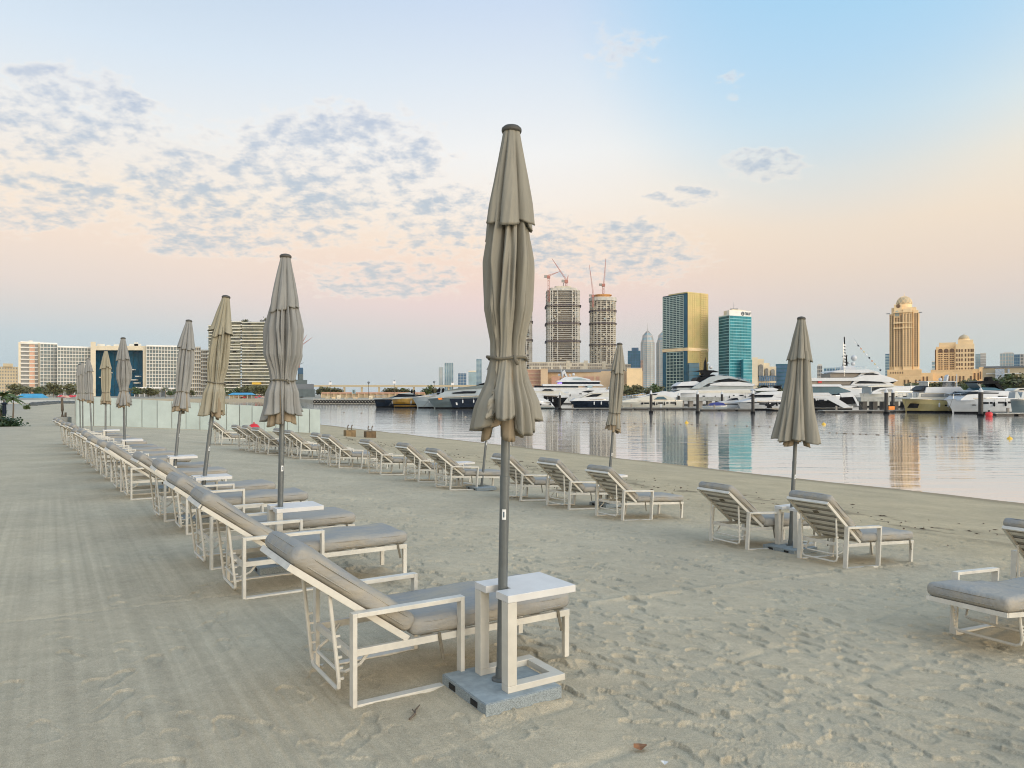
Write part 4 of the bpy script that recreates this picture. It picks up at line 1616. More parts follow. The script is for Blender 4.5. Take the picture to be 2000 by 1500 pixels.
hut('long low beach hut with a bright blue roof at the left', 33, 81, 320, 769, 777, 'blueroof', 'hotelw')
hut('blue roofed beach bar below the terraced tower', 448, 492, 340, 767, 771, 'blueroof', 'beigewall')
k = 0
for (x0, x1, D, y0, y1, nn) in ((115, 148, 300, 771, 780, 12), (450, 514, 345, 772, 779, 13)):
    for i in range(nn):
        x = x0 + (x1 - x0) * (i + random.uniform(.2, .8)) / nn
        d = D + random.uniform(-8, 8)
        t = thing('beach_umbrella', 'small red open beach umbrella, %s from the left %s' % (nth(i + 1), 'by the left hoarding end' if D == 300 else 'below the terraced tower'), 'beach umbrella',
                  (WX(x, d), d, -.35), 0, 'red umbrellas on the far beach')
        h = WZ(y0 + random.uniform(0, 3), d) + .35
        MB().lathe([(.03, 0), (.03, h)], 6).build('pole', M['bark'], t)
        MB().lathe([(1.0, h - .55), (.55, h - .2), (.05, h)], 10).build('canopy', M['red'] if random.random() < .7 else M['hotelp'], t)
for (x0, x1, y0, y1, D, lb) in ((103, 131, 758, 766, 560, 'white flat roofed pavilion with rounded end under the hotel'), (140, 154, 759, 767, 560, 'small white pavilion left of the brown parasol'),
                            (290, 318, 756, 769, 600, 'white beach club villa right of the glass gateway'), (322, 350, 757, 770, 590, 'white beach club villa left of the leaning grey parasol'),
                            (262, 288, 756, 762, 600, 'long grey terrace roof under the gateway')):
    o = thing('pavilion', lb, 'building')
    a, b, poly, zt = block(x0, x1, D, y0, 9)
    MB().prism_z(poly, zt - 1.2, zt).build('roof', M['whiteroof'], o, bevel=.2)
    inner = [tuple(Vector(p) * .98 + (a + b) / 2 * .02) for p in poly]
    MB().prism_z([(a.x + 1.2, a.y + 1.5), (b.x - 1.2, b.y + 1.5), (b.x - 1.2, b.y + 8), (a.x + 1.2, a.y + 8)], -.5, zt - 1.2).build('glass_wall', M['hotelw2'], o)
    for x in (a.x + .3, (a.x + b.x) / 2, b.x - .3):
        MB().box((x, a.y + .4, zt / 2 - .6), (.4, .4, zt)).build('column', M['whiteroof'], o)
# rocks along the left shore
mb = MB()
for k in range(260):
    x = random.uniform(62, 150)
    d = 105 + (x - 60) * .45 + random.uniform(-4, 4)
    r = random.uniform(.2, .55)
    c_ = PX(x, d)
    n = len(mb.v)
    mb.lathe([(r * .6, -.3), (r, .05), (r * .75, r * .6), (r * .2, r * .85)], 6, (c_.x, c_.y, gz(c_.x, c_.y)), sx=random.uniform(.7, 1.6))
mb.build('shore_rocks', M['rock'], None, kind='stuff')
mb = MB()
mb.prism_z([tuple(PX(-60, 128)), tuple(PX(40, 128)), tuple(PX(170, 170)), tuple(PX(170, 200)), tuple(PX(-60, 200))], -1.2, .06)
mb.build('path', mat('pale_promenade', (.60, .52, .40), .8, noise=(.2, .1)), None, kind='structure')

# trees -------------------------------------------------------------------
far_tree = thing('tree', 'x', 'tree', (0, -50, 0))
leaf_clump(420, 3.4, 3.0, 2.6, .75, 77, blobs=11).build('crown', M['leaf'], far_tree, loc=(0, 0, 4.0))
MB().tube([(0, 0, -.5), (.1, 0, 1.5), (0, .1, 3.6)], [.28, .22, .12], 6).build('trunk', M['bark'], far_tree)
far_tree2 = thing('tree', 'x', 'tree', (0, -50, 0))
leaf_clump(420, 4.2, 3.4, 2.0, .8, 78, blobs=13).build('crown', M['leafB'], far_tree2, loc=(0, 0, 3.4))
MB().tube([(0, 0, -.5), (-.1, 0, 1.2), (.1, .1, 3.2)], [.3, .22, .12], 6).build('trunk', M['bark'], far_tree2)
far_palm = palm('palm_tree', 'x', (0, -50, 0), 4.6, 2.6, 9, nf=14)
tree_used = set()
belts = {}


def plant(px, D, h, label, kind, group):
    src = (far_tree, far_tree2, far_palm)[kind]
    base = (6.6, 5.4, 5.6)[kind]
    s = h / base
    if kind not in tree_used:
        o = src
        tree_used.add(kind)
        o['label'] = label
        o.location = (WX(px, D), D, -.4)
        o.scale = (s, s, s)
    else:
        o = dup(src, label, (WX(px, D), D, -.4), random.uniform(0, 6), (s * random.uniform(.85, 1.2), s, s * random.uniform(.9, 1.1)))
    o['group'] = group
    belts.setdefault(group, []).append((px, o, kind))


for k in range(24):
    x = random.uniform(30, 160)
    plant(x, 470 + random.uniform(-60, 60), random.uniform(4, 7.5), 'green tree in the belt under the left hotel wing', random.choice((0, 1, 1, 2)), 'trees under the left hotel wing')
for k in range(22):
    x = random.uniform(255, 410)
    plant(x, 480 + random.uniform(-40, 60), random.uniform(3.5, 7), 'green tree in the belt above the hoarding', random.choice((0, 1, 2)), 'trees above the hoarding')
for k in range(22):
    x = random.uniform(430, 612)
    plant(x, 440 + random.uniform(-40, 60), random.uniform(4, 7), 'green tree in the belt below the terraced tower', random.choice((0, 0, 1, 2)), 'trees below the terraced tower')
for (x, h) in ((627, 5), (634, 5.5), (643, 6), (652, 5.2), (659, 5), (757, 5), (770, 5.5), (788, 6), (795, 5), (832, 6), (840, 6.5), (848, 5)):
    plant(x, 430, h, 'round tree below the elevated rail line', 1 if h < 5.6 else 0, 'trees below the rail line')
for k in range(26):
    plant(random.uniform(1218, 1300), 420 + random.uniform(-25, 40), random.uniform(4, 7.5), 'tree on the quay before the twin spired towers', random.choice((0, 1, 2)), 'trees before the twin towers')
for k in range(12):
    plant(random.uniform(1478, 1530), 420 + random.uniform(-25, 40), random.uniform(4.5, 7.5), 'tree on the quay right of the teal tower', random.choice((0, 0, 1)), 'trees right of the teal tower')
for k in range(44):
    x = random.uniform(1782, 2010)
    plant(x, 430 + random.uniform(-40, 40), random.uniform(6, 9.5) + (x > 1930) * 3, 'tree in the dark green belt below the domed hotels', random.choice((0, 0, 1, 2)), 'trees below the domed hotels')

for g_, lst in belts.items():
    for n_, (px_, o_, k_) in enumerate(sorted(lst, key=lambda q: q[0])):
        o_['label'] = '%s, %s from the left among the %s' % (('dense round green tree', 'spreading olive green tree', 'palm with drooping fronds')[k_], nth(n_ + 1), g_)

# elevated rail line and quay ----------------------------------------------
D = 520.0
o = thing('rail_viaduct', 'thin pale elevated rail line on slender pillars across the bay', 'viaduct')
p, q = PX(560, D), PX(945, D)
zt = WZ(752, D)
MB().prism_z([tuple(p), tuple(q), *deepen(p, q, 4)], zt - 1.3, zt).build('deck', M['beigewall'], o)
for k in range(12):
    x = 570 + k * 34
    c_ = PX(x, D + 1)
    MB().box((c_.x, D + 2, zt / 2 - .9), (1.1, 1.6, zt - 1.2)).build('pillar', M['beigewall'], o)
o = thing('boardwalk_building', 'long low arcade of kiosks behind the fender quay', 'building')
a, b, poly, zt = block(628, 830, 420, 766, 8)
MB().prism_z(poly, zt - .8, zt).build('roof', M['mallr'], o)
MB().prism_z([(p[0], p[1] + 1.2) for p in poly], -.4, zt - .8).build('wall', M['beigewall'], o)
grid(MB(), a, b, -.3, zt - .8, 1, 17, 'fin', .8, .5).build('pillars', M['mallw'], o, kind='stuff')
for k, (x, y) in enumerate(((645, 749), (770, 747), (884, 750))):
    d = 400
    t = thing('sign_board', ['left', 'middle', 'right'][k] + ' white lamp board on a mast over the quay', 'sign', (WX(x, d), d, -.35), 0, 'white boards on masts')
    z = WZ(y, d) + .35
    MB().lathe([(.14, 0), (.10, z)], 6).build('mast', M['bark'], t)
    MB().box((0, -.2, z), (1.5, .25, 1.3)).build('board', M['lampglow'], t, bevel=.05)
    MB().lathe([(.3, z + .65), (.35, z + 1.0), (.08, z + 1.3)], 8).build('lamp_head', M['roofgrey'], t)
for k, (x, y) in enumerate(((720, 748), (848, 747))):
    d = 400
    t = thing('quay_lamp', ['left', 'right'][k] + ' dark headed lamp mast over the quay', 'lamp', (WX(x, d), d, -.35), 0, 'dark lamp masts')
    z = WZ(y, d) + .35
    MB().lathe([(.16, 0), (.12, z)], 6).build('mast', M['bark'], t)
    MB().lathe([(.2, z - .5), (.6, z), (.7, z + .5), (.1, z + .9)], 8).build('lamp_head', M['roofgrey'], t)
t = thing('sign_board', 'blue square information board on the quay', 'sign', (WX(691, 400), 400, -.35))
MB().box((0, 0, 3.4), (2.0, .3, 2.2)).build('board', M['palebl'], t, bevel=.05)
MB().box((0, -.17, 3.4), (.9, .05, 1.5)).build('notice', M['slate'], t)
for sx in (-.9, .9):
    MB().box((sx, 0, 1.2), (.15, .15, 2.4)).build('post', M['roofgrey'], t)
t = thing('fender_quay', 'grey quay wall hung with black tyre fenders', 'quay')
D = 248.0
p, q = PX(612, D), PX(740, D)
MB().prism_z([tuple(p), tuple(q), *deepen(p, q, 1.6)], -1.9, .1).build('wall', M['concrete'], t)
for k in range(22):
    x = p.x + (q.x - p.x) * (k + .5) / 22
    mb = MB()
    n = 10
    ring = [(x + .42 * math.cos(2 * PI * i / n), D - .14, -.85 + .42 * math.sin(2 * PI * i / n)) for i in range(n + 1)]
    mb.tube(ring, .15, 5)
    mb.build('tyre', M['black'], t)
for k, (x, w, y, m_) in enumerate(((640, 7, 774, 'beigewall'), (652, 6, 776, 'sandst2'), (662, 6, 772, 'hotelc'), (676, 5, 775, 'beigewall'), (694, 8, 775, 'mallw'), (724, 6, 773, 'hotelc'))):
    d = 262
    o = thing('kiosk', ['left beige kiosk', 'ochre kiosk', 'taller cream kiosk', 'small beige kiosk', 'wide tan kiosk', 'right cream kiosk'][k] + ' on the fender quay', 'kiosk', (WX(x, d), d, -.35))
    h = WZ(y, d) + .35
    MB().box((0, 0, h / 2), (w / F * d, 1.4, h)).build('body', M[m_], o, bevel=.03)
    MB().box((0, -.72, h * .55), (w / F * d * .5, .06, h * .3)).build('hatch', M['conc3'], o)

# --- distant skyline, haze partly put into its pale colours
simple_tower('skyscraper', 'slender pale high-rise left of the pale blue skyline pair', 857, 865.5, 2100, 717, 'palest', 26, 3, glass='palebl', group='distant towers over the dark yachts')
simple_tower('skyscraper', 'tall pale blue glass high-rise in the distance, left of the tall parasol', 868, 885.5, 2100, 709, 'palebl', 28, 4, glass='bluebox', slab='palebl', fin='hotelw', mz=.6, mx=.25, group='distant towers over the dark yachts')
simple_tower('skyscraper', 'short blue glass block in the distance', 894.5, 911, 2000, 729, 'hotelw', 14, 3, glass='bluebox', mz=.1, mx=.03, group='distant towers over the dark yachts')
simple_tower('skyscraper', 'short pale glass block with cream top in the distance', 915, 930, 2000, 727, 'palebl', 14, 3, slab='palebl', cap=((0, 1, 724, 'hotelc'),), group='distant towers over the dark yachts')
simple_tower('skyscraper', 'tall pale blue tower at the left edge of the tall parasol', 930, 941, 2050, 701, 'palebl', 30, 3, glass='bluebox', fin='hotelw', mz=.5, mx=.2, group='distant towers over the dark yachts')


# --- building-site towers
def site_tower(label, x0, x1, D, top, nf, nb, round_=False, wall='conc2', crown=None):
    o = thing('unfinished_tower', label, 'building')
    a, b = PX(x0, D), PX(x1, D)
    L_ = (b - a).length
    cx = (a.x + b.x) / 2
    zt = WZ(top, D)
    z0 = WZ(724, D)
    K = 24

    def ring(r, ry):
        return [(cx + r * math.copysign(abs(math.cos(2 * PI * i / K + .13)) ** (.8 if round_ else .32), math.cos(2 * PI * i / K + .13)),
                 D + L_ * .5 + ry * math.copysign(abs(math.sin(2 * PI * i / K + .13)) ** (.8 if round_ else .32), math.sin(2 * PI * i / K + .13))) for i in range(K)]
    MB().prism_z(ring(L_ * .40, L_ * .38), -.4, zt - 1).build('core', M['core'], o)
    fh = (zt - z0) / nf
    mb = MB()
    for i in range(nf + 1):
        r = L_ * .5 * (1 + random.uniform(-.012, .012)) * (.97 if i > nf * .45 and not round_ and i % 2 else 1)
        mb.prism_z(ring(r, r * .95), z0 + i * fh - .7, z0 + i * fh)
    mb.build('floor_slabs', M[wall], o, kind='stuff')
    mb = MB()
    pts = ring(L_ * .485, L_ * .46)
    pts2 = ring(L_ * .485, L_ * .46)
    M2 = nb * 4
    for i in range(M2):
        q = i / M2 * K
        k0, f = int(q) % K, q - int(q)
        p = Vector(pts[k0]).lerp(Vector(pts[(k0 + 1) % K]), f)
        mb.box((p.x, p.y, (z0 + zt) / 2), (1.3, 1.3, zt - z0))
    mb.build('columns', M['conc3' if round_ else 'conc2'], o, kind='stuff')
    mb = MB()
    for i in range(nf):
        for k in range(10):
            if random.random() < .42:
                an = random.uniform(PI, 2 * PI)
                r = L_ * .455
                e = .8 if round_ else .32
                px_, py_ = cx + r * math.copysign(abs(math.cos(an)) ** e, math.cos(an)), D + L_ * .5 - r * .95 * abs(math.sin(an)) ** e
                mb.box((px_, py_, z0 + (i + .45) * fh), (random.uniform(1.5, 4), .6, fh * .7))
    mb.build('infill_walls', M['conc3'], o, kind='stuff')
    mb = MB()
    for i in range(nf):
        for k in range(3):
            if random.random() < .25:
                an = random.uniform(PI, 2 * PI)
                r = L_ * .47
                e = .8 if round_ else .32
                px_, py_ = cx + r * math.copysign(abs(math.cos(an)) ** e, math.cos(an)), D + L_ * .5 - r * .95 * abs(math.sin(an)) ** e
                mb.box((px_, py_, z0 + (i + .45) * fh), (random.uniform(1, 2.5), .6, fh * .6))
    mb.build('glazed_bays', M['palebl'], o, kind='stuff')
    for q in ((.80, .58, .36) if not round_ else (.84, .66, .36)):
        r = L_ * .535
        z = z0 + (zt - z0) * q
        for zz in (0, 1.6):
            MB().prism_z(ring(r, r * .95), z + zz, z + zz + .5).build('safety_screen', M['net'], o)
    if round_:
        r = L_ * .53
        MB().prism_z(ring(r, r * .95), zt - 1, zt + 4.5).build('crown_ring', M['conc2'], o)
        r = L_ * .30
        MB().prism_z(ring(r, r), zt + 4.5, zt + 8).build('formwork', M['orangenet'], o)
        MB().prism_z(ring(r * 1.15, r * 1.1), zt + 8, zt + 9.2).build('formwork_deck', M['orangenet'], o)
    else:
        r = L_ * .42
        MB().prism_z(ring(r, r), zt, zt + 4).build('formwork', M['conc2'], o)
        mb = MB()
        for k in range(26):
            an = k * 2 * PI / 26
            mb.box((cx + L_ * .47 * math.cos(an), D + L_ * .5 + L_ * .45 * math.sin(an), zt + 1.8), (.5, .5, 3.6))
        mb.build('starter_columns', M['conc2'], o, kind='stuff')
        MB().prism_z(ring(r * .6, r * .6), zt + 4, zt + 7.5).build('core_top', M['conc3'], o)
        MB().box((cx + 1, D + L_ * .5, zt + 10), (.9, .9, 9)).build('mast_stub', M['roofgrey'], o)
    return o


site_tower('narrow unfinished tower mostly hidden right of the tall parasol', 992, 1040, 1150, 560, 40, 5)
site_tower('left unfinished concrete tower with two cranes on its top', 1068, 1134.5, 1120, 566, 42, 7)
site_tower('right unfinished rounded tower with orange formwork on top', 1154.5, 1206, 1120, 585, 36, 5, True)
crane('tower_crane', 'flat topped crane with a horizontal jib at the left corner of the left site tower', 1071.5, 590, 541, 1122, [(1062, 541.5), (1094, 530)], 2.2)
crane('tower_crane', 'luffing crane with a long raised jib on the left site tower', 1106, 566, 550, 1140, [(1078, 505), (1110, 537)], 2.4)
crane('tower_crane', 'thin luffing crane on the left shoulder of the right site tower', 1158, 600, 578, 1118, [(1151, 517)], 1.9)
crane('tower_crane', 'tall luffing crane standing on the orange formwork', 1178.5, 576, 557, 1140, [(1183, 505)], 2.2)
# podium and mall wall
D = 1000.0
o = thing('podium', 'concrete parking podium with dark openings under the building-site towers', 'building')
for (x0, x1, top) in ((1034, 1106, 707), (1106, 1114, 704), (1114, 1140, 708), (1140, 1148, 704), (1148, 1176, 709), (1176, 1183, 706), (1183, 1232, 711)):
    a, b, poly, zt = block(x0, x1, D, top, 30)
    MB().prism_z(poly, WZ(724, D), zt).build('bay', M['conc3'], o)
    if x1 - x0 > 10:
        grid(MB(), a, b, WZ(722, D), zt - 1, 2, max(4, int((x1 - x0) / 3.2)), 'win', .3, 0, mz=.35, mx=.12, skip=lambda i, j: random.random() < .12).build('openings', M['core'], o, kind='stuff')
o = thing('shopping_mall', 'long tan mall wall with a dark roof edge behind the white superyacht', 'building')
D = 900.0
for (x0, x1, top, m_, nm) in ((1026, 1062, 722, 'mallr', 'striped_wing'), (1062, 1256, 725, 'mallw', 'long_wall'), (1056, 1070, 720, 'mallw', 'corner_tower')):
    dd = D - (12 if nm == 'corner_tower' else 0)
    a, b, poly, zt = block(x0, x1, dd, top, 40)
    MB().prism_z(poly, -.4, zt).build(nm, M[m_], o)
    if nm == 'striped_wing':
        grid(MB(), a, b, 0, zt, 7, 1, 'slab', .6, .9).build('stripes', M['mallw'], o, kind='stuff')
    if nm == 'long_wall':
        p, q = PX(1070, D - 1), PX(1226, D - 1)
        MB().prism_z([tuple(p), tuple(q), *deepen(p, q, 45)], zt - 1.2, zt + 2.2).build('roof_edge', M['roofgrey'], o)
        mb = MB()
        for (x, w) in ((1085, 16), (1104, 14), (1150, 20), (1172, 16), (1196, 14)):
            c_ = PX(x, D - .4)
            mb.box((c_.x, c_.y, WZ(745, D)), (w / F * D, .8, 12))
        mb.build('wall_panels', M['mallr'], o, kind='stuff')
o = thing('warehouse', 'plain yellow ochre box building right of the slim parasol', 'building')
a, b, poly, zt = block(1224, 1254, 860, 720, 30)
MB().prism_z(poly, -.4, zt).build('wall', M['sandst2'], o)
MB().prism_z([(x, y - .4) for x, y in poly], zt, zt + .9).build('parapet', M['hotelc'], o)

simple_tower('office_tower', 'small blue glass office tower left of the twin spired towers', 1226, 1251, 1300, 685, 'bluebox', 16, 5, glass='towerblue', cap=((.3, .85, 679, 'bluebox'), (0.02, .98, 689, 'palebl')))
simple_tower('office_block', 'narrow dark red block beside the blue glass office tower', 1247, 1256, 1320, 704, 'mallr', 10, 3, glass='core')


def spired_tower(label, x0, x1, D, shoulder, top, tip):  # haze partly put into the pale wall colours
    o = thing('spired_tower', label, 'building', group='pale twin towers with pointed tops')
    a, b = PX(x0, D), PX(x1, D)
    L_ = (b - a).length
    cx = (a.x + b.x) / 2
    zs, zt, zp = WZ(shoulder, D), WZ(top, D), WZ(tip, D)
    K = 12

    def ring(r):
        return [(cx + r * math.cos(2 * PI * i / K + .26), D + L_ * .5 + r * math.sin(2 * PI * i / K + .26)) for i in range(K)]
    MB().prism_z(ring(L_ * .5), -.4, zs).build('shaft', M['palest'], o)
    mb = MB()
    n = 26
    for i in range(n):
        z = zs * (i + .5) / n
        mb.prism_z(ring(L_ * .508), z, z + zs / n * .42)
    mb.build('window_bands', M['palebl'], o, kind='stuff')
    mb = MB()
    for i in range(K):
        p = ring(L_ * .515)[i]
        mb.box((p[0], p[1], zs / 2), (1.0, 1.0, zs))
    mb.build('ribs', M['palest'], o, kind='stuff')
    prev = L_ * .5
    z = zs
    for k in range(5):
        r = L_ * .5 * (1 - ((k + 1) / 5.2) ** 1.6)
        z2 = zs + (zt - zs) * (k + 1) / 5
        MB().prism_z(ring(prev), z, z2, top=ring(r)).build('crown_tier', M['palebl'] if k % 2 else M['palest'], o)
        prev, z = r, z2
    mb = MB()
    for i in range(0, K, 2):
        p, q = ring(L_ * .5)[i], ring(L_ * .04)[i]
        mb.tube([(p[0], p[1], zs), ((p[0] * .8 + q[0] * .2), (p[1] * .8 + q[1] * .2), zs + (zt - zs) * .6), (q[0], q[1], zt)], .7, 5)
    mb.build('crown_ribs', M['palest'], o, kind='stuff')
    MB().lathe([(1.0, zt - 1), (.5, zt + 4), (.2, zp)], 8, (cx, D + L_ * .5, 0)).build('spire', M['palest'], o)


spired_tower('full pale pointed tower with a spire, left of the gold glass tower', 1254.5, 1280, 1750, 668, 645, 630)
spired_tower('partly hidden pale pointed tower at the left edge of the gold glass tower', 1285.5, 1311, 1750, 668, 645, 632)

# --- glass tower, one face painted with a gold sky reflection
o = thing('glass_tower', 'tall tower with a teal balcony face and a gold glass face', 'building')
D = 900.0
pl, pc, pr = PX(1294.5, 935), PX(1343, D), PX(1382.5, 918)
back = PX(1336, 965)
zt = WZ(572, D)
MB().prism_z([tuple(pl), tuple(pc), tuple(pr), tuple(back)], -.4, zt).build('body', M['towerglass'], o)
t_, n_, L_ = face(pl, pc)
zb0, zb1 = WZ(685, D), WZ(679, D)
mb = MB()
grid(mb, pl, pc, zb1 + 1, zt - 2, 28, 1, 'slab', .9, .8, x0=.0, x1=.84)
grid(mb, pl, pc, zb1 + 1, zt - 2, 1, 6, 'fin', .7, .5, x0=.02, x1=.84)
grid(mb, pl, pc, 3, zb0 - 1, 13, 1, 'slab', .9, .8, x0=.16, x1=.84)
grid(mb, pl, pc, 3, zb0 - 1, 1, 5, 'fin', .7, .5, x0=.17, x1=.84)
mb.build('balcony_grid', M['mint'], o, kind='stuff')
m2 = MB()
grid(m2, pl, pc, 0, zt - 1, 1, 1, 'win', .4, 0, x0=.86, x1=.985, mz=0, mx=0)
grid(m2, pl, pc, 0, zb0 - 1, 1, 1, 'win', .4, 0, x0=.01, x1=.15, mz=0, mx=0)
m2.build('blue_glass_strip', M['towerblue'], o)
t_, n_, L_ = face(pc, pr)
q0, q1 = pc + n_ * .35, pr + n_ * .35
MB().prism_z([tuple(q0), tuple(q1), tuple(pr), tuple(pc)], 25, zt + 1.2).build('gold_face', M['goldrefl'], o)
mb = MB()
grid(mb, q0, q1, 25, zt, 36, 1, 'slab', .35, .35, x0=0, x1=1)
grid(mb, q0, q1, 25, zt, 36, 1, 'slab', .9, 1.3, x0=.60, x1=.93)
grid(mb, q0, q1, 25, zt, 1, 9, 'fin', .25, .3)
mb.build('gold_ledges', M['goldrefl'], o, kind='stuff')
for (f0, f1) in ((pl, pc), (pc, pr)):
    t_, n_, L_ = face(f0, f1)
    a2, b2 = f0 + n_ * 1.2, f1 + n_ * 1.2
    MB().prism_z([tuple(a2), tuple(b2), tuple(f1), tuple(f0)], zb0, zb1).build('refuge_band', M['sandst2'], o)
mb = MB()
grid(mb, pc, pr, 0, 25, 7, 1, 'slab', .5, .5, x0=0, x1=1)
mb.build('base_ledges', M['mint'], o, kind='stuff')
c_ = (pl + pc + pr + back) / 4
MB().prism_z([tuple(c_ + (p - c_) * .75) for p in (pl, pc, pr, back)], zt, zt + 2.4).build('roof_parapet', M['goldrefl'], o)
a2, b2 = PX(1346, 885), PX(1366, 888)
MB().prism_z([tuple(a2), tuple(b2), (b2.x, b2.y + 14), (a2.x, a2.y + 14)], -.4, WZ(709, 885)).build('glass_annex', M['towerblue'], o)
grid(MB(), a2, b2, 0, WZ(709, 885), 8, 1, 'slab', .3, .5).build('annex_ledges', M['towerglass'], o, kind='stuff')

# --- teal tower with lettering
o = thing('office_tower', 'teal glass office tower with a white crown and dark lettering', 'building')
D = 880.0
pl, pc, pr = PX(1404, 905), PX(1424.5, D), PX(1467, 895)
back = PX(1446, 925)
zt = WZ(616, D)
MB().prism_z([tuple(pl), tuple(pc), tuple(pr), tuple(back)], -.4, zt).build('body', M['teal'], o)
t_, n_, L_ = face(pl, pc)
MB().prism_z([tuple(pl + n_ * .2), tuple(pc + n_ * .2), tuple(pc), tuple(pl)], 0, zt - .5).build('shaded_glass', M['tealdk'], o)  # shade of the left face put into a darker glass colour
mb = MB()
grid(mb, pl, pc, 1, zt, 27, 1, 'slab', .45, .8)
grid(mb, pc, pr, 1, zt, 27, 1, 'slab', .30, .95)
grid(mb, pc, pr, 1, zt, 1, 1, 'fin', .5, .5)
mb.build('spandrel_bands', M['tealband'], o, kind='stuff')
m3 = MB()
grid(m3, pc, pr, 1, zt, 27, 14, 'fin', .22, .12)
grid(m3, pl, pc, 1, zt, 27, 8, 'fin', .3, .12)
m3.build('mullions', M['tealdk'], o, kind='stuff')
c_ = (pl + pc + pr + back) / 4
t_, n_, L_ = face(pc, pr)
MB().prism_z([tuple(p) for p in (pl - Vector((.3, .3)), pc - Vector((0, .4)), pr + Vector((.3, -.3)), back)], zt, zt + 1.4).build('crown_ledge', M['whiteroof'], o)
MB().prism_z([tuple(pl.lerp(pc, .75)), tuple(pc), tuple(pr), tuple(back)], zt + 1.4, WZ(605.5, D)).build('sign_wall', M['whiteroof'], o)
for (s_, y) in ((.70, 603.5), (.45, 601.8)):
    MB().prism_z([tuple(c_ + (p - c_) * s_) for p in (pl, pc, pr, back)], zt, WZ(y, D)).build('roof_tier', M['hotelc'], o)
MB().box((c_.x - 1, c_.y, WZ(599.5, D)), (9, 3, .8)).build('roof_frame', M['roofgrey'], o)
MB().lathe([(.22, WZ(603, D)), (.1, WZ(586, D))], 6, (c_.x - 2, c_.y, 0)).build('antenna', M['roofgrey'], o)
# lettering on the crown: ring emblem and letters
fc = bpy.data.curves.new('sign_lettering', 'FONT')
fc.body = 'nur'
fc.size = 7.6
fc.extrude = .2
fc.offset = .06
tmp = bpy.data.objects.new('lettering_curve', fc)
C.objects.link(tmp)
bpy.context.view_layer.update()
tme = bpy.data.meshes.new_from_object(tmp.evaluated_get(bpy.context.evaluated_depsgraph_get()))
bpy.data.objects.remove(tmp)
tx = link('sign_lettering', tme, None, o)
tme.materials.clear()
tme.materials.append(M['text'])
pos = pc + t_ * L_ * .69 + n_ * .35
ang = math.atan2(t_.y, t_.x)
tx.location = (pos.x, pos.y, WZ(613.6, D))
tx.rotation_euler = (PI / 2, 0, ang)
mb = MB()
cp = pc + t_ * L_ * .60 + n_ * .4
zc_ = WZ(611.2, D)
n = 18
mb.tube([(cp.x + t_.x * 1.55 * math.cos(2 * PI * i / n), cp.y + t_.y * 1.55 * math.cos(2 * PI * i / n), zc_ + 2.0 * math.sin(2 * PI * i / n)) for i in range(n + 1)], .5, 6)
mb.obox((cp.x, cp.y, zc_), t_, n_, 1.6, .3, .7)
mb.build('sign_emblem', M['text'], o)
a2, b2 = PX(1452, 876), PX(1471, 880)
MB().prism_z([tuple(a2), tuple(b2), (b2.x, b2.y + 14), (a2.x, a2.y + 14)], -.4, WZ(702, 876)).build('side_wing', M['teal'], o)
grid(MB(), a2, b2, 0, WZ(702, 876), 11, 1, 'slab', .3, .8).build('wing_bands', M['tealband'], o, kind='stuff')

# cream arch building, blue blocks
o = thing('arch_building', 'cream building with stepped gable and round arches right of the teal tower', 'building')
D = 760.0
for (x0, x1, top) in ((1469, 1480, 698), (1478, 1492, 701), (1490, 1503, 709), (1502, 1516, 716)):
    a, b, poly, zt = block(x0, x1, D + (x0 - 1469) * .3, top, 18)
    MB().prism_z(poly, -.4, zt).build('wall', M['hotelc'], o)
for (x, y, w) in ((1485.5, 716, 4.5), (1497, 722, 3), (1509, 724, 3.5)):
    mb = MB()
    c_ = PX(x, D - .6 + (x - 1469) * .2)
    r = w / F * D
    mb.prism_y([(c_.x - r, WZ(736, D)), (c_.x + r, WZ(736, D))] + [(c_.x + r * math.cos(PI * i / 8), WZ(y, D) + r * math.sin(PI * i / 8)) for i in range(9)], 1.0, 0, c_.y)
    mb.build('arched_window', M['hotelw2'], o)
grid(MB(), PX(1482, D - .3), PX(1516, D - .3), -.3, WZ(732, D), 3, 8, 'win', .6, 0).build('windows', M['bluebox'], o, kind='stuff')
simple_tower('office_block', 'plain blue glass block left of the right parasol', 1515, 1542, 800, 712, 'bluebox', 8, 6, slab='towerblue')
simple_tower('office_block', 'small pale building right of the right parasol', 1596, 1606, 900, 714, 'palest', 8, 3, glass='hotelw2', cap=((.1, .9, 711, 'hotelw'),))
simple_tower('office_block', 'small blue grey glass building behind the big white superyacht', 1609, 1642, 900, 718, 'palebl', 7, 6, glass='bluebox', mz=.5)
simple_tower('office_block', 'low distant grey building behind the superyacht masts', 1642, 1690, 1200, 722, 'roofgrey', 5, 8, glass='palebl')

# --- domed sandstone tower
o = thing('domed_tower', 'tall golden sandstone tower with a lattice dome', 'building')
D = 900.0
zt = WZ(612, D)
FRT = Frame(1766, D)
uu = D / F * math.cos(math.atan2(FRT.o.x, FRT.o.y))
cxy = FRT.p(1766, 16)


def rect(x0, x1, d0, d1, fr):
    a_, b_ = fr.p(x0), fr.p(x1)
    return [tuple(a_ + fr.v * d0), tuple(b_ + fr.v * d0), tuple(b_ + fr.v * d1), tuple(a_ + fr.v * d1)]


def fbox(mb, fr, px, d, z, w, dp, h):
    p_ = fr.p(px, d)
    mb.obox((p_.x, p_.y, z), fr.t, fr.v, w, dp, h)


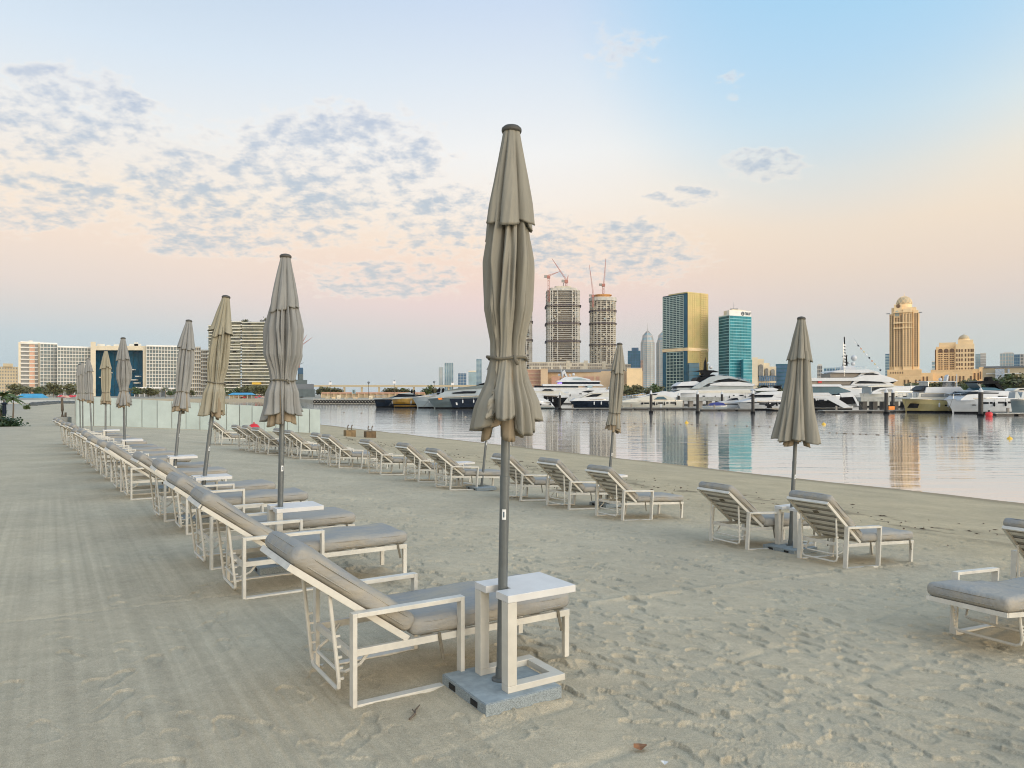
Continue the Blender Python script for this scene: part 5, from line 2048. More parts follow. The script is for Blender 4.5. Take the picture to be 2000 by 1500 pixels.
for (x0, x1, d0, d1, top, nm) in ((1737, 1796, 4, 38, 612, 'shaft'), (1741, 1790, 2, 36, 600, 'upper_block'), (1746, 1762, -1.5, 10, 594, 'left_bay'), (1763, 1781, -4, 10, 604, 'centre_bay'),
                                  (1783, 1794, .5, 10, 606, 'right_bay'), (1733, 1800, -6, 40, 722, 'base_block')):
    MB().prism_z(rect(x0, x1, d0, d1, FRT), -.4, WZ(top, D)).build(nm, M['sandst'] if nm in ('shaft', 'base_block') else M['sandst2'], o, bevel=.4)
ww = MB()
zlo = WZ(716, D)


def wcol(x, dd, z0, z1, n, w, h=.62):
    fh = (z1 - z0) / n
    for i in range(n):
        fbox(ww, FRT, x, dd - .1, z0 + (i + .5) * fh, w * uu, .5, fh * h)


wcol(1739.2, 4, zlo, WZ(614, D), 26, 1.1, .5)
wcol(1743.6, 2, zlo, WZ(616, D), 26, 1.9, .72)
for x in (1749.5, 1754.6):
    wcol(x, -1.5, zlo, WZ(620, D), 26, 2.3, .75)
wcol(1760, -1.5, zlo, WZ(615, D), 26, 2.0, .72)
for x, w in ((1766.5, 1.2), (1773, 2.0), (1778.3, 1.1)):
    wcol(x, -4, zlo, WZ(614, D), 26, w, .55)
for x in (1785.6, 1788.6, 1791.6):
    wcol(x, .5, zlo, WZ(612, D), 26, 1.5, .8)
for i in range(6):
    fbox(ww, FRT, 1740 + i * 4.6, -6.1, WZ(728, D), 1.8 * uu, .5, 2.2)
ww.build('windows', M['archglass'], o, kind='stuff')
mb = MB()
for x, dd in ((1746.5, -1.5), (1752, -1.5), (1757.4, -1.5), (1763.4, -4), (1769.7, -4), (1776, -4), (1780.8, -4), (1784, .5), (1793.5, .5), (1741.4, 2)):
    fbox(mb, FRT, x, dd - .5, (zlo + WZ(612, D)) / 2, 1.0 * uu, 1.1, WZ(612, D) - zlo)
mb.build('pilasters', M['sandst2'], o, kind='stuff')
for y, hh in ((632, 1.4), (642, 1.2), (611, 1.2)):
    MB().prism_z(rect(1745, 1782.5, -5.5, 0, FRT), WZ(y, D), WZ(y, D) + hh).build('string_course', M['sandst2'], o)
for x in (1734.5, 1797.5):
    mb = MB()
    fbox(mb, FRT, x, 3, WZ(611, D), 7 * uu, 2, .8)
    mb.build('eave', M['roofgrey'], o)
mb = MB()
panel(mb, arch(3.8 * uu, WZ(617, D), WZ(611, D), 1.4), FRT.p(1752), FRT.t, FRT.v, -1.9, -1.4)
mb.build('arched_window', M['palebl'], o)
dial = MB().lathe([(.1, -.4), (2.3, -.4), (2.3, .4), (.1, .4)], 16).build('round_dial', M['archglass'], o, loc=(*FRT.p(1754.5, -1.6), WZ(597.5, D)))
dial.rotation_euler = (PI / 2, 0, math.atan2(FRT.t.y, FRT.t.x))
MB().prism_z([(cxy.x + 15.5 * uu * math.cos(2 * PI * i / 20), cxy.y + 15.5 * uu * math.sin(2 * PI * i / 20)) for i in range(20)], WZ(602, D), WZ(591, D)).build('drum', M['sandst2'], o)
MB().lathe([(15.8 * uu * math.cos(a), 17.5 * uu * math.sin(a)) for a in [PI / 2 * i / 8 for i in range(9)]][:-1] + [(.2, 17.5 * uu)], 24, (cxy.x, cxy.y, WZ(591.5, D))).build('dome', M['beigewall'], o, smooth=True)
mb = MB()
for k in range(10):
    for sg in (-1, 1):
        pts = []
        for i in range(9):
            a = PI / 2 * i / 8
            th_ = 2 * PI * k / 10 + sg * a * .9
            pts.append((cxy.x + 15.9 * uu * math.cos(a) * math.cos(th_), cxy.y + 15.9 * uu * math.cos(a) * math.sin(th_), WZ(591.5, D) + 17.6 * uu * math.sin(a)))
        mb.tube(pts, .38, 5)
mb.build('dome_lattice', M['sandst2'], o, kind='stuff')
MB().lathe([(.6, 0), (.25, 1.5), (.1, 4)], 6, (cxy.x, cxy.y, WZ(574.5, D))).build('finial', M['sandst2'], o)

# --- low domed hotel
o = thing('domed_hotel', 'low sandstone hotel with arched top windows and a small dome', 'hotel')
D = 880.0
FRH = Frame(1866, D)
uu = D / F * math.cos(math.atan2(FRH.o.x, FRH.o.y))
for (x0, x1, d0, d1, top, nm, m_) in ((1828, 1868, 3, 36, 676, 'wing', 'sandst'), (1834, 1867, 5, 34, 668, 'attic', 'sandst2'), (1866, 1903, 0, 36, 672, 'corner_block', 'sandst2'), (1871, 1901, 2, 34, 664, 'upper_block', 'sandst2'),
                                      (1818, 1910, -5, 40, 722, 'base_block', 'sandst')):
    MB().prism_z(rect(x0, x1, d0, d1, FRH), -.4, WZ(top, D)).build(nm, M[m_], o, bevel=.3)
ww = MB()
for j in range(3):
    for i in range(2):
        x = 1834.5 + j * 11.2 + i * 4.6
        for k in range(8):
            fbox(ww, FRH, x, 2.9, WZ(691.5 + k * 4.1, D), 3.4 * uu, .5, 2.5 * uu)
for j, x in enumerate((1869, 1874, 1879, 1886, 1892, 1897, 1900.5)):
    for k in range(5):
        fbox(ww, FRH, x, -.1, WZ(685 + k * 9, D), 2.6 * uu, .5, 6.6 * uu)
for x in (1875, 1879.5, 1896):
    fbox(ww, FRH, x, 1.9, WZ(675.5, D), 2.8 * uu, .5, 8 * uu)
ww.build('windows', M['archglass'], o, kind='stuff')
for j in range(3):
    mb = MB()
    panel(mb, arch(4.4 * uu, WZ(688, D), WZ(684, D)), FRH.p(1836.8 + j * 11.2), FRH.t, FRH.v, 2.6, 3.2)
    mb.build('arched_window', M['archglass'], o)
mb = MB()
fbox(mb, FRH, 1827, 16, WZ(702, D), 2.6 * uu, 22, 48 * uu)
mb.build('side_glass', M['archglass'], o)
cxy = FRH.p(1883, 14)
MB().prism_z([(cxy.x + 11.5 * uu * math.cos(2 * PI * i / 16), cxy.y + 11.5 * uu * math.sin(2 * PI * i / 16)) for i in range(16)], WZ(672, D), WZ(661, D)).build('drum', M['sandst2'], o)
MB().lathe([(11 * uu * math.cos(a), 9.5 * uu * math.sin(a)) for a in [PI / 2 * i / 6 for i in range(6)]] + [(.2, 10.5 * uu)], 20, (cxy.x, cxy.y, WZ(661, D))).build('dome', M['beigewall'], o, smooth=True)
# podium with arcades in front of both
o = thing('arcade_building', 'low sandstone arcade with square openings in front of the domed hotels', 'building')
D = 800.0
for (x0, x1, top) in ((1756, 1800, 735), (1800, 1822, 728), (1822, 1900, 727), (1900, 1944, 720), (1912, 1930, 717)):
    a, b, poly, zt = block(x0, x1, D + (x0 % 7) * .3, top, 20)
    MB().prism_z(poly, -.4, zt).build('wall', M['sandst'], o, bevel=.2)
    grid(MB(), a, b, .5, zt - 1.5, 2, max(3, int((x1 - x0) / 7)), 'win', .3, 0, mz=.45, mx=.27, skip=lambda i, j: random.random() < .25).build('openings', M['archglass'], o, kind='stuff')
simple_tower('apartment_block', 'pale blue grey apartment block right of the low domed hotel', 1905, 1915, 1300, 692, 'palest', 16, 3, slab='palebl', glass='palebl', group='pale blocks behind the domed hotel')
simple_tower('apartment_block', 'pale taller apartment block with white balconies right of the low domed hotel', 1914.5, 1926, 1310, 690, 'palest', 16, 3, slab='hotelw', group='pale blocks behind the domed hotel')
simple_tower('apartment_block', 'small grey blue block left of the low domed hotel', 1820, 1829, 1300, 706, 'palebl', 9, 2, slab='hotelw')
simple_tower('apartment_block', 'grey blue block just left of the tall domed tower', 1729, 1738, 1200, 692, 'palebl', 14, 2, slab='bluebox')
simple_tower('apartment_block', 'wide pale block with white columns near the right edge', 1953, 1980, 1250, 690, 'palest', 12, 5, glass='palebl', fin='hotelw', cap=((.25, .95, 688, 'hotelw'),))
simple_tower('apartment_block', 'blue glass strip block at the right edge', 1980.5, 1992, 1250, 692, 'palebl', 12, 3, glass='bluebox', mz=.1, mx=.1)
simple_tower('apartment_block', 'grey brown block cut by the right edge', 1992.5, 2030, 1240, 691, 'palest', 12, 6, glass='hotelw2')
o = thing('terminal_building', 'low wide building with flat grey roof and blue glass bays at the right', 'building')
D = 700.0
a, b, poly, zt = block(1921, 2025, D, 718, 18)
MB().prism_z(poly, zt, zt + 1.6).build('roof', M['roofgrey'], o)
MB().prism_z([(p[0], p[1] + 1.5) for p in poly], -.4, zt).build('wall', M['beigewall'], o)
m2 = MB()
for (x0, x1) in ((1944, 1962), (1968, 1978), (1981, 1994), (2000, 2020)):
    p, q = PX(x0, D + 1.2), PX(x1, D + 1.2)
    m2.prism_z([tuple(p), tuple(q), *deepen(p, q, 2)], .5, zt - 1)
m2.build('glass_bays', M['bluebox'], o)
MB().prism_z([(p[0] + (2 if i in (0, 3) else 0), p[1] - .5) for i, p in enumerate(poly)], zt - 6, zt - 5).build('floor_band', M['hotelw'], o)


# ------------------------------------------------------------------ boats and marina
def hull_mesh(xs, xb, xw, zs, zb, zw, W, full=.55, n=18, flare=.72, transom=.85):
    """lofted hull: stern xs, bow top xb, bow at the water xw; sheer zs (stern) -> zb (bow), waterline zw"""
    rows = []
    for i in range(n + 1):
        q = i / n
        hw = W * (transom + (1 - transom) * min(1, q * 4)) * (1 if q < full else max(.012, 1 - ((q - full) / (1 - full)) ** 2.1))
        xt = xs + (xb - xs) * q
        xl = xs + (xw - xs) * q
        zt = zs + (zb - zs) * q ** 1.7
        f = flare - .25 * max(0, (q - full) / (1 - full))
        ring = []
        for (k, wz) in ((1, 1.0), (.97 * .5 + .5 * f + .25, .62), (f + .12, .28), (f, 0.0), (f * .6, -.35)):
            x = xl + (xt - xl) * max(0, wz)
            z = zw + (zt - zw) * wz
            ring.append((x, hw * min(1, k), z))
        rows.append([(x, -y, z) for x, y, z in ring] + [(x, y, z) for x, y, z in reversed(ring)])
    mb = MB()
    m_ = len(rows[0])
    vs_ = [p for r in rows for p in r]
    fs = []
    for i in range(n):
        for k in range(m_):
            fs.append((i * m_ + k, i * m_ + (k + 1) % m_, (i + 1) * m_ + (k + 1) % m_, (i + 1) * m_ + k))
    fs.append(tuple(range(m_)))
    fs.append(tuple(n * m_ + k for k in range(m_ - 1, -1, -1)))
    return mb.add(vs_, fs)


def boat(name, label, cat, D, hull, parts, group=None, domes=(), masts=(), rails=()):
    """hull = (stern px, bow px at deck, bow px at water, stern deck row, bow deck row, half beam in m, material)
    parts = (name, material, [(px, row) ...] side outline, half width in m, taper[, bevel])"""
    xs, xb, xw, ys, yb, W, hm = hull
    x0 = WX((xs + xb) / 2, D)
    t = thing(name, label, cat, (x0, D + W, WATER), 0, group)

    def P(p):
        return (WX(p[0], D) - x0, WZ(p[1], D) - WATER)
    a, b, c = P((xs, ys)), P((xb, yb)), P((xw, 800))
    hull_mesh(a[0], b[0], c[0], a[1], b[1], 0.0, W).build('hull', M[hm], t, smooth=False)
    # rubbing strake; the black boot stripe also paints shade and reflection at the waterline
    mb = MB()
    prev = None
    for i in range(13):
        q = i / 12
        hw = W * (.85 + .15 * min(1, q * 4)) * (1 if q < .55 else max(.012, 1 - ((q - .55) / .45) ** 2.1))
        p = Vector((a[0] + (b[0] - a[0]) * q, -hw * 1.004 - .02, a[1] + (b[1] - a[1]) * q ** 1.7 - .10))
        if prev is not None:
            mb.bar(prev, p, .07, .09)
        prev = p
    mb.build('strake', M['steel'], t)
    mb = MB()
    prev = None
    for i in range(15):
        q = i / 14
        hw = W * (.85 + .15 * min(1, q * 4)) * (1 if q < .55 else max(.012, 1 - ((q - .55) / .45) ** 2.1)) * min(1, .80 - .25 * max(0, (q - .55) / .45))
        p = Vector((a[0] + (c[0] - a[0]) * q, -hw - .05, .12))
        if prev is not None:
            mb.bar(prev, p, .12, .34)
        prev = p
    mb.build('boot_shade_stripe', M['black'], t)
    span = abs(b[0] - a[0])
    if span > 9 and hm in ('white', 'cream', 'greyhull', 'slate'):
        dr_ = 1 if b[0] > a[0] else -1
        for q in (.16, .25, .36, .50, .58):
            xx = a[0] + (b[0] - a[0]) * q
            zt_ = a[1] + (b[1] - a[1]) * q ** 1.7
            hwq = W * (1 if q < .55 else 1 - ((q - .55) / .45) ** 2.1)
            ln = .5 if q in (.25, .5) else 1.1
            MB().box((xx, -hwq * .985, zt_ * .66), (ln, .10, .32)).build('hull_window', M['bglass'], t, bevel=.03)
    for pt in parts:
        nm, mm, poly, hw, tp = pt[:5]
        mb = MB().prism_y([P(p) for p in poly], hw, tp)
        mb.build(nm, M[mm], t, bevel=pt[5] if len(pt) > 5 else 0.0)
    for (px, py, r) in domes:
        c_ = P((px, py))
        rr = r / F * D
        MB().lathe([(rr * .5, -rr), (rr * .95, -rr * .4), (rr, 0), (rr * .75, rr * .65), (rr * .1, rr)], 12, (c_[0], 0, c_[1])).build('radar_dome', M['white'], t, smooth=True)
    for (px0, py0, px1, py1, r, mm) in masts:
        p, q = P((px0, py0)), P((px1, py1))
        MB().tube([(p[0], 0, p[1]), (q[0], 0, q[1])], [r, r * .6], 6).build('mast', M[mm], t)
    if abs(a[0] - b[0]) > 6:
        for q in (.12, .3, .46):
            xx = a[0] + (b[0] - a[0]) * q
            zt_ = a[1] + (b[1] - a[1]) * q ** 1.7
            mb = MB().lathe([(.03, .42), (.13, .32), (.14, -.2), (.03, -.32)], 8, (xx, -W * .98 - .1, zt_ * .55))
            mb.tube([(xx, -W * .98 - .1, zt_ * .55 + .4), (xx, -W * .98, zt_)], .02, 4)
            mb.build('fender', M['black'] if hm in ('white', 'cream') else M['white'], t, smooth=True)
        mb = MB()
        mb.tube([(b[0] * .9, -W * .3, b[1]), (b[0] * 1.02, -W * .5, b[1] * .45), (b[0] * 1.1, -W * .6, .4)], .03, 4)
        mb.build('mooring_rope', M['strapf'], t)
    for (poly, hw) in rails:
        mb = MB()
        pts = [P(p) for p in poly]
        for sg in (-1, 1):
            mb.tube([(p[0], sg * hw, p[1] + .75) for p in pts], .035, 5)
            mb.tube([(p[0], sg * hw, p[1] + .4) for p in pts], .02, 4)
            for i in range(len(pts) - 1):
                k = max(2, int(abs(pts[i + 1][0] - pts[i][0]) / 1.2))
                for j in range(k + 1):
                    f = j / k
                    x, z = pts[i][0] + (pts[i + 1][0] - pts[i][0]) * f, pts[i][1] + (pts[i + 1][1] - pts[i][1]) * f
                    mb.bar((x, sg * hw, z), (x, sg * hw, z + .75), .03, .03)
        mb.build('guard_rail', M['steel'], t)
    return t


# --- dark group left of the tall parasol (bows to the left unless noted)
boat('motor_yacht', 'small black hulled motor yacht at the left end of the moored boats', 'boat', 172, (800, 727, 733, 778, 779, 1.9, 'navy'), [
    ('deck', 'greyhull', [(730, 778), (800, 776), (800, 779), (729, 780)], 1.6, 0),
    ('cabin', 'slate', [(757, 777), (770, 773), (800, 772), (804, 777)], 1.3, .3),
    ('hull_window', 'bglass', [(736, 782), (752, 782), (752, 786), (738, 786)], 1.95, 0)], rails=(([(730, 779), (750, 778)], 1.2),))
boat('motor_yacht', 'motor yacht with an ochre and black hull between dark and silver boats', 'boat', 168, (838, 762, 768, 776, 779, 2.0, 'ochre'), [
    ('deck', 'greyhull', [(764, 779), (770, 776), (830, 774), (838, 778)], 1.7, 0),
    ('cabin', 'bglass', [(766, 776), (778, 769), (796, 767), (808, 770), (812, 776)], 1.4, .35),
    ('hard_top', 'greyhull', [(776, 769), (797, 766.5), (808, 769.5), (806, 770.5)], 1.35, 0),
    ('seat', 'black', [(800, 770), (801, 761), (803, 760), (804, 770)], .35, .1), ('seat', 'black', [(805, 770), (806, 762), (808, 761), (808, 770)], .35, .1),
    ('stripe', 'black', [(764, 789), (830, 789), (830, 791), (765, 791)], 2.02, 0)])
boat('motor_yacht', 'silver grey motor boat with a plain slanting hull', 'boat', 164, (870, 803, 815, 772, 777, 2.0, 'greyhull'), [
    ('deck', 'white', [(806, 776), (830, 772), (866, 771), (868, 774)], 1.7, 0),
    ('windscreen', 'bglass', [(803, 775), (812, 772), (822, 771), (822, 774)], 1.3, .3),
    ('cockpit', 'core', [(826, 772), (848, 769), (866, 769), (866, 772)], 1.4, .2)])
boat('motor_yacht', 'large dark grey yacht with navy hull left of the tall parasol', 'boat', 158, (965, 832, 848, 772, 778, 2.6, 'slate'), [
    ('hull_panel', 'navy', [(878, 779), (962, 777), (962, 794), (884, 796)], 2.68, .02),
    ('deck', 'greyhull', [(834, 778), (862, 772), (964, 771), (964, 775)], 2.2, .02),
    ('cabin', 'greyhull', [(852, 773), (873, 762), (905, 757), (936, 756), (965, 758), (965, 773)], 1.9, .25),
    ('window', 'bglass', [(882, 767), (905, 764), (930, 764), (928, 768), (884, 769)], 1.95, .05),
    ('hard_top', 'slate', [(870, 763), (905, 756), (940, 752), (965, 752), (965, 756), (900, 760)], 1.85, .05),
    ('arch', 'black', [(922, 756), (936, 750), (950, 746), (950, 750), (934, 757)], 1.6, .1),
    ('seat', 'black', [(851, 771), (852, 761), (856, 757), (858, 760), (856, 771)], .45, .1), ('seat', 'black', [(860, 770), (861, 760), (864, 757), (866, 760), (864, 770)], .45, .1),
    ('orange_cover', 'orange', [(855, 778), (862, 776.5), (864, 780), (857, 781)], 2.5, 0),
    ('hull_port', 'white', [(890, 786), (893, 786), (894, 791), (891, 791)], 2.72, 0)], rails=(([(836, 778), (862, 772)], 1.4),))
# --- white group right of the tall parasol
boat('superyacht', 'white multi deck superyacht with satellite domes before the tan mall wall', 'yacht', 232, (1040, 1200, 1190, 758, 760, 4.5, 'white'), [
    ('main_deck', 'white', [(1040, 757), (1186, 757), (1180, 763), (1040, 763)], 4.2, .02),
    ('main_saloon', 'bglass', [(1044, 753), (1130, 753), (1130, 757), (1044, 757)], 3.9, 0),
    ('bridge_deck', 'white', [(1060, 750), (1174, 750), (1180, 754), (1060, 754)], 4.1, .02),
    ('bridge_window', 'navy', [(1094, 746), (1172, 746), (1172, 750), (1094, 750)], 3.7, 0),
    ('upper_deck', 'white', [(1090, 743), (1172, 743.5), (1174, 746), (1088, 746)], 3.9, .02),
    ('sun_deck', 'white', [(1094, 743), (1104, 736), (1128, 735), (1152, 740), (1156, 743)], 2.8, .2),
    ('sun_deck_window', 'palebl', [(1120, 739), (1134, 738), (1146, 741), (1120, 741)], 2.85, 0),
    ('radar_arch', 'white', [(1100, 737), (1099, 726), (1104, 722), (1110, 735), (1107, 737), (1103, 728)], 1.8, .1),
    ('pool_cover', 'palebl', [(1148, 753), (1158, 753), (1157, 757), (1147, 757)], 4.3, 0),
    ('lamp', 'purple', [(1092, 747), (1098, 747), (1098, 752), (1092, 752)], 4.0, 0)],
    domes=((1094, 731.5, 2.6), (1115, 732, 2.0), (1122.5, 730.5, 2.8)), masts=((1099, 735, 1097, 712, .15, 'white'), (1109, 735, 1104, 722, .2, 'white')))
boat('motor_yacht', 'white flybridge yacht with sharp black bow pointing right behind the dark pile', 'boat', 178, (1052, 1112, 1090, 772, 774, 2.4, 'black'), [
    ('deck', 'white', [(1040, 773), (1050, 768), (1112, 772), (1112, 776), (1048, 779)], 2.3, .02),
    ('cabin', 'cream', [(1038, 773), (1044, 764), (1060, 760), (1090, 760), (1106, 769), (1106, 773)], 1.9, .2),
    ('windscreen', 'bglass', [(1059, 763), (1064, 760), (1076, 760), (1082, 763)], 1.95, .05),
    ('flybridge', 'white', [(1042, 764), (1050, 759), (1080, 757), (1096, 762), (1090, 763)], 1.7, .05)], rails=(([(1092, 772), (1112, 773)], 1.0),))
boat('motor_yacht', 'low white yacht with round portholes just right of the tall parasol', 'boat', 160, (1012, 1078, 1086, 780, 787, 2.0, 'white'), [
    ('deck_house', 'white', [(1012, 781), (1040, 776), (1062, 778), (1076, 785), (1012, 785)], 1.7, .15),
    ('stripe', 'slate', [(1012, 794.5), (1084, 794.5), (1084, 797), (1012, 797)], 2.05, 0),
    ('porthole', 'black', [(1054, 789), (1057, 788), (1058, 791), (1055, 792)], 2.06, 0), ('porthole', 'black', [(1075, 788), (1077, 788), (1077, 791), (1075, 791)], 1.4, 0)])
boat('motor_yacht', 'sleek white yacht with a long navy hull left of the slim parasol', 'boat', 162, (1200, 1114, 1124, 779, 783, 2.4, 'navy'), [
    ('deck', 'white', [(1116, 783), (1124, 778), (1160, 775), (1200, 775), (1200, 783)], 2.42, .04),
    ('cabin', 'cream', [(1136, 777), (1152, 769), (1180, 766), (1200, 767), (1200, 777)], 1.8, .2),
    ('window', 'bglass', [(1144, 775), (1158, 770), (1178, 769), (1166, 775)], 1.86, .02),
    ('flybridge', 'white', [(1130, 766), (1160, 762), (1190, 763), (1192, 766), (1160, 768)], 1.6, .05),
    ('flybridge_screen', 'bglass', [(1138, 765), (1150, 762.5), (1162, 763), (1150, 767)], 1.64, 0)])
boat('motor_yacht', 'white yacht with dark windows half hidden behind the slim parasol', 'boat', 185, (1170, 1216, 1206, 768, 772, 2.4, 'white'), [
    ('cabin', 'white', [(1178, 770), (1188, 761), (1212, 761), (1214, 770)], 2.0, .15),
    ('window', 'bglass', [(1190, 768), (1194, 763), (1206, 763), (1210, 768)], 2.05, .02),
    ('hard_top', 'white', [(1190, 760), (1214, 761), (1212, 764), (1192, 763)], 1.8, 0)], domes=((1192, 757, 2),))
boat('motor_cruiser', 'white cruiser with a blue windscreen behind the first right pile', 'boat', 158, (1334, 1212, 1222, 781, 783, 2.0, 'cream'), [
    ('deck_house', 'cream', [(1216, 783), (1250, 777), (1276, 772), (1300, 772), (1318, 779), (1330, 786), (1216, 786)], 1.8, .12),
    ('windscreen', 'blueglass', [(1278, 780), (1285, 775), (1296, 774.5), (1304, 780)], 1.85, .05),
    ('cabin_top', 'white', [(1276, 776), (1284, 772.5), (1300, 772.5), (1308, 778), (1298, 774.5), (1285, 775)], 1.6, .05),
    ('hull_window', 'bglass', [(1253, 786), (1257, 786), (1256, 790), (1252, 790)], 2.04, 0), ('hull_window', 'bglass', [(1272, 786), (1279, 786), (1279, 790), (1272, 790)], 2.04, 0),
    ('hull_window', 'bglass', [(1282, 786), (1284, 786), (1284, 791), (1282, 791)], 2.04, 0)], rails=(([(1216, 782), (1262, 775)], 1.3),))
boat('motor_yacht', 'pale low yacht with long cabin behind the white cruiser', 'boat', 190, (1330, 1236, 1244, 776, 778, 2.2, 'white'), [
    ('cabin', 'white', [(1246, 775), (1276, 769), (1300, 764), (1330, 768), (1330, 776)], 1.8, .15),
    ('window', 'bglass', [(1262, 773), (1274, 770), (1286, 769), (1280, 773)], 1.85, .02)])
boat('superyacht', 'sleek superyacht with sweeping grey arch and black radar mast', 'yacht', 205, (1476, 1304, 1312, 762, 768, 4.6, 'white'), [
    ('main_deck', 'white', [(1312, 768), (1330, 762), (1476, 760), (1476, 767)], 4.4, .03),
    ('main_saloon', 'bglass', [(1322, 757), (1330, 752), (1362, 751), (1354, 757)], 3.6, .05),
    ('saloon_wall', 'greyhull', [(1322, 762), (1326, 757), (1474, 752), (1474, 762)], 3.5, .02),
    ('saloon_roof', 'white', [(1322, 754), (1334, 746), (1362, 744), (1372, 748), (1358, 753)], 3.7, .1),
    ('aft_deck', 'white', [(1388, 750), (1410, 746), (1444, 745.5), (1476, 750), (1474, 754), (1388, 753)], 4.2, .02),
    ('arch', 'greyhull', [(1350, 759), (1366, 759), (1384, 749), (1404, 742), (1424, 739), (1446, 740), (1470, 747), (1452, 743), (1430, 735), (1404, 733), (1388, 736), (1370, 746)], 4.35, .06),
    ('upper_window', 'bglass', [(1404, 745), (1420, 740.5), (1444, 741.5), (1446, 745)], 3.8, .03),
    ('bridge', 'black', [(1360, 746), (1366, 737), (1384, 734), (1394, 736), (1384, 742), (1372, 747)], 3.2, .12),
    ('sun_roof', 'black', [(1372, 734), (1378, 731), (1398, 731), (1402, 733), (1390, 735)], 2.6, .1),
    ('mast_wing', 'black', [(1364, 724), (1376, 722), (1400, 722.5), (1412, 726), (1398, 726.5), (1392, 731), (1380, 731), (1378, 726)], 1.6, .1),
    ('radar_mast', 'black', [(1383, 722), (1384, 706), (1386, 700), (1387.5, 706), (1388, 722)], .5, .3),
    ('fender_row', 'cream', [(1364, 763), (1474, 762), (1474, 767), (1364, 768)], 4.66, 0)],
    domes=((1392, 708, 2.6), (1397, 716, 3.6)), masts=((1386, 704, 1386, 696, .12, 'black'), (1392, 775, 1392, 730, .12, 'white'), (1424.5, 775, 1424.5, 735, .12, 'white')),
    rails=(([(1408, 735), (1470, 746)], 2.0),))
boat('speedboat', 'small white speedboat with a blue cover between two piles', 'boat', 150, (1452, 1394, 1404, 786, 788, 1.3, 'white'), [
    ('deck', 'white', [(1396, 788), (1412, 784), (1440, 781), (1450, 784), (1450, 788)], 1.2, .1),
    ('windscreen', 'bglass', [(1424, 783), (1434, 778), (1442, 777), (1444, 782)], 1.0, .2), ('stripe', 'black', [(1410, 788.5), (1446, 789), (1440, 790.5), (1412, 790)], 1.33, 0)])
boat('dinghy', 'low grey dinghy under a dark blue cover beside the speedboat', 'boat', 146, (1420, 1372, 1378, 792, 793, .9, 'greyhull'), [
    ('cover', 'blue', [(1386, 792), (1392, 787), (1404, 785.5), (1414, 787), (1418, 792)], .85, .4)])
boat('motor_yacht', 'white yacht with black cabin glass behind the pile left of the right parasol', 'boat', 144, (1548, 1446, 1456, 781, 785, 2.4, 'white'), [
    ('deck', 'white', [(1448, 785), (1480, 777), (1514, 776), (1548, 778), (1548, 786)], 2.3, .06),
    ('black_band', 'black', [(1462, 786.5), (1514, 786.5), (1548, 788), (1548, 786), (1470, 785)], 2.44, 0),
    ('cabin_glass', 'bglass', [(1474, 775), (1480, 771), (1514, 771), (1510, 776)], 1.9, .1),
    ('cabin_roof', 'white', [(1474, 771), (1490, 765.5), (1520, 764), (1532, 766), (1518, 771)], 1.95, .1),
    ('aft_house', 'white', [(1509, 777), (1520, 764), (1548, 764), (1548, 778)], 1.9, .05),
    ('aft_window', 'black', [(1514, 787), (1518, 776), (1548, 777), (1548, 787)], 1.98, 0),
    ('flybridge', 'white', [(1476, 761), (1494, 757), (1512, 757), (1524, 760), (1520, 763), (1480, 763.5)], 1.6, .1),
    ('canopy_top', 'black', [(1484, 753), (1530, 752.5), (1530, 754), (1484, 754)], 1.5, 0),
    ('canopy_leg', 'black', [(1498, 754), (1502, 754), (1508, 761), (1504, 761)], 1.45, 0), ('canopy_leg', 'black', [(1524, 754), (1528, 754), (1530, 760), (1526, 760)], 1.45, 0),
    ('hull_window', 'bglass', [(1492, 789), (1514, 789.5), (1510, 793), (1496, 793)], 2.46, 0)])
boat('inflatable_boat', 'dark inflatable tender at the foot of the white yacht by the right parasol', 'boat', 138, (1528, 1498, 1500, 798, 797, .9, 'black'), [
    ('engine', 'black', [(1502, 797), (1503, 790), (1508, 789), (1510, 797)], .4, .1)])
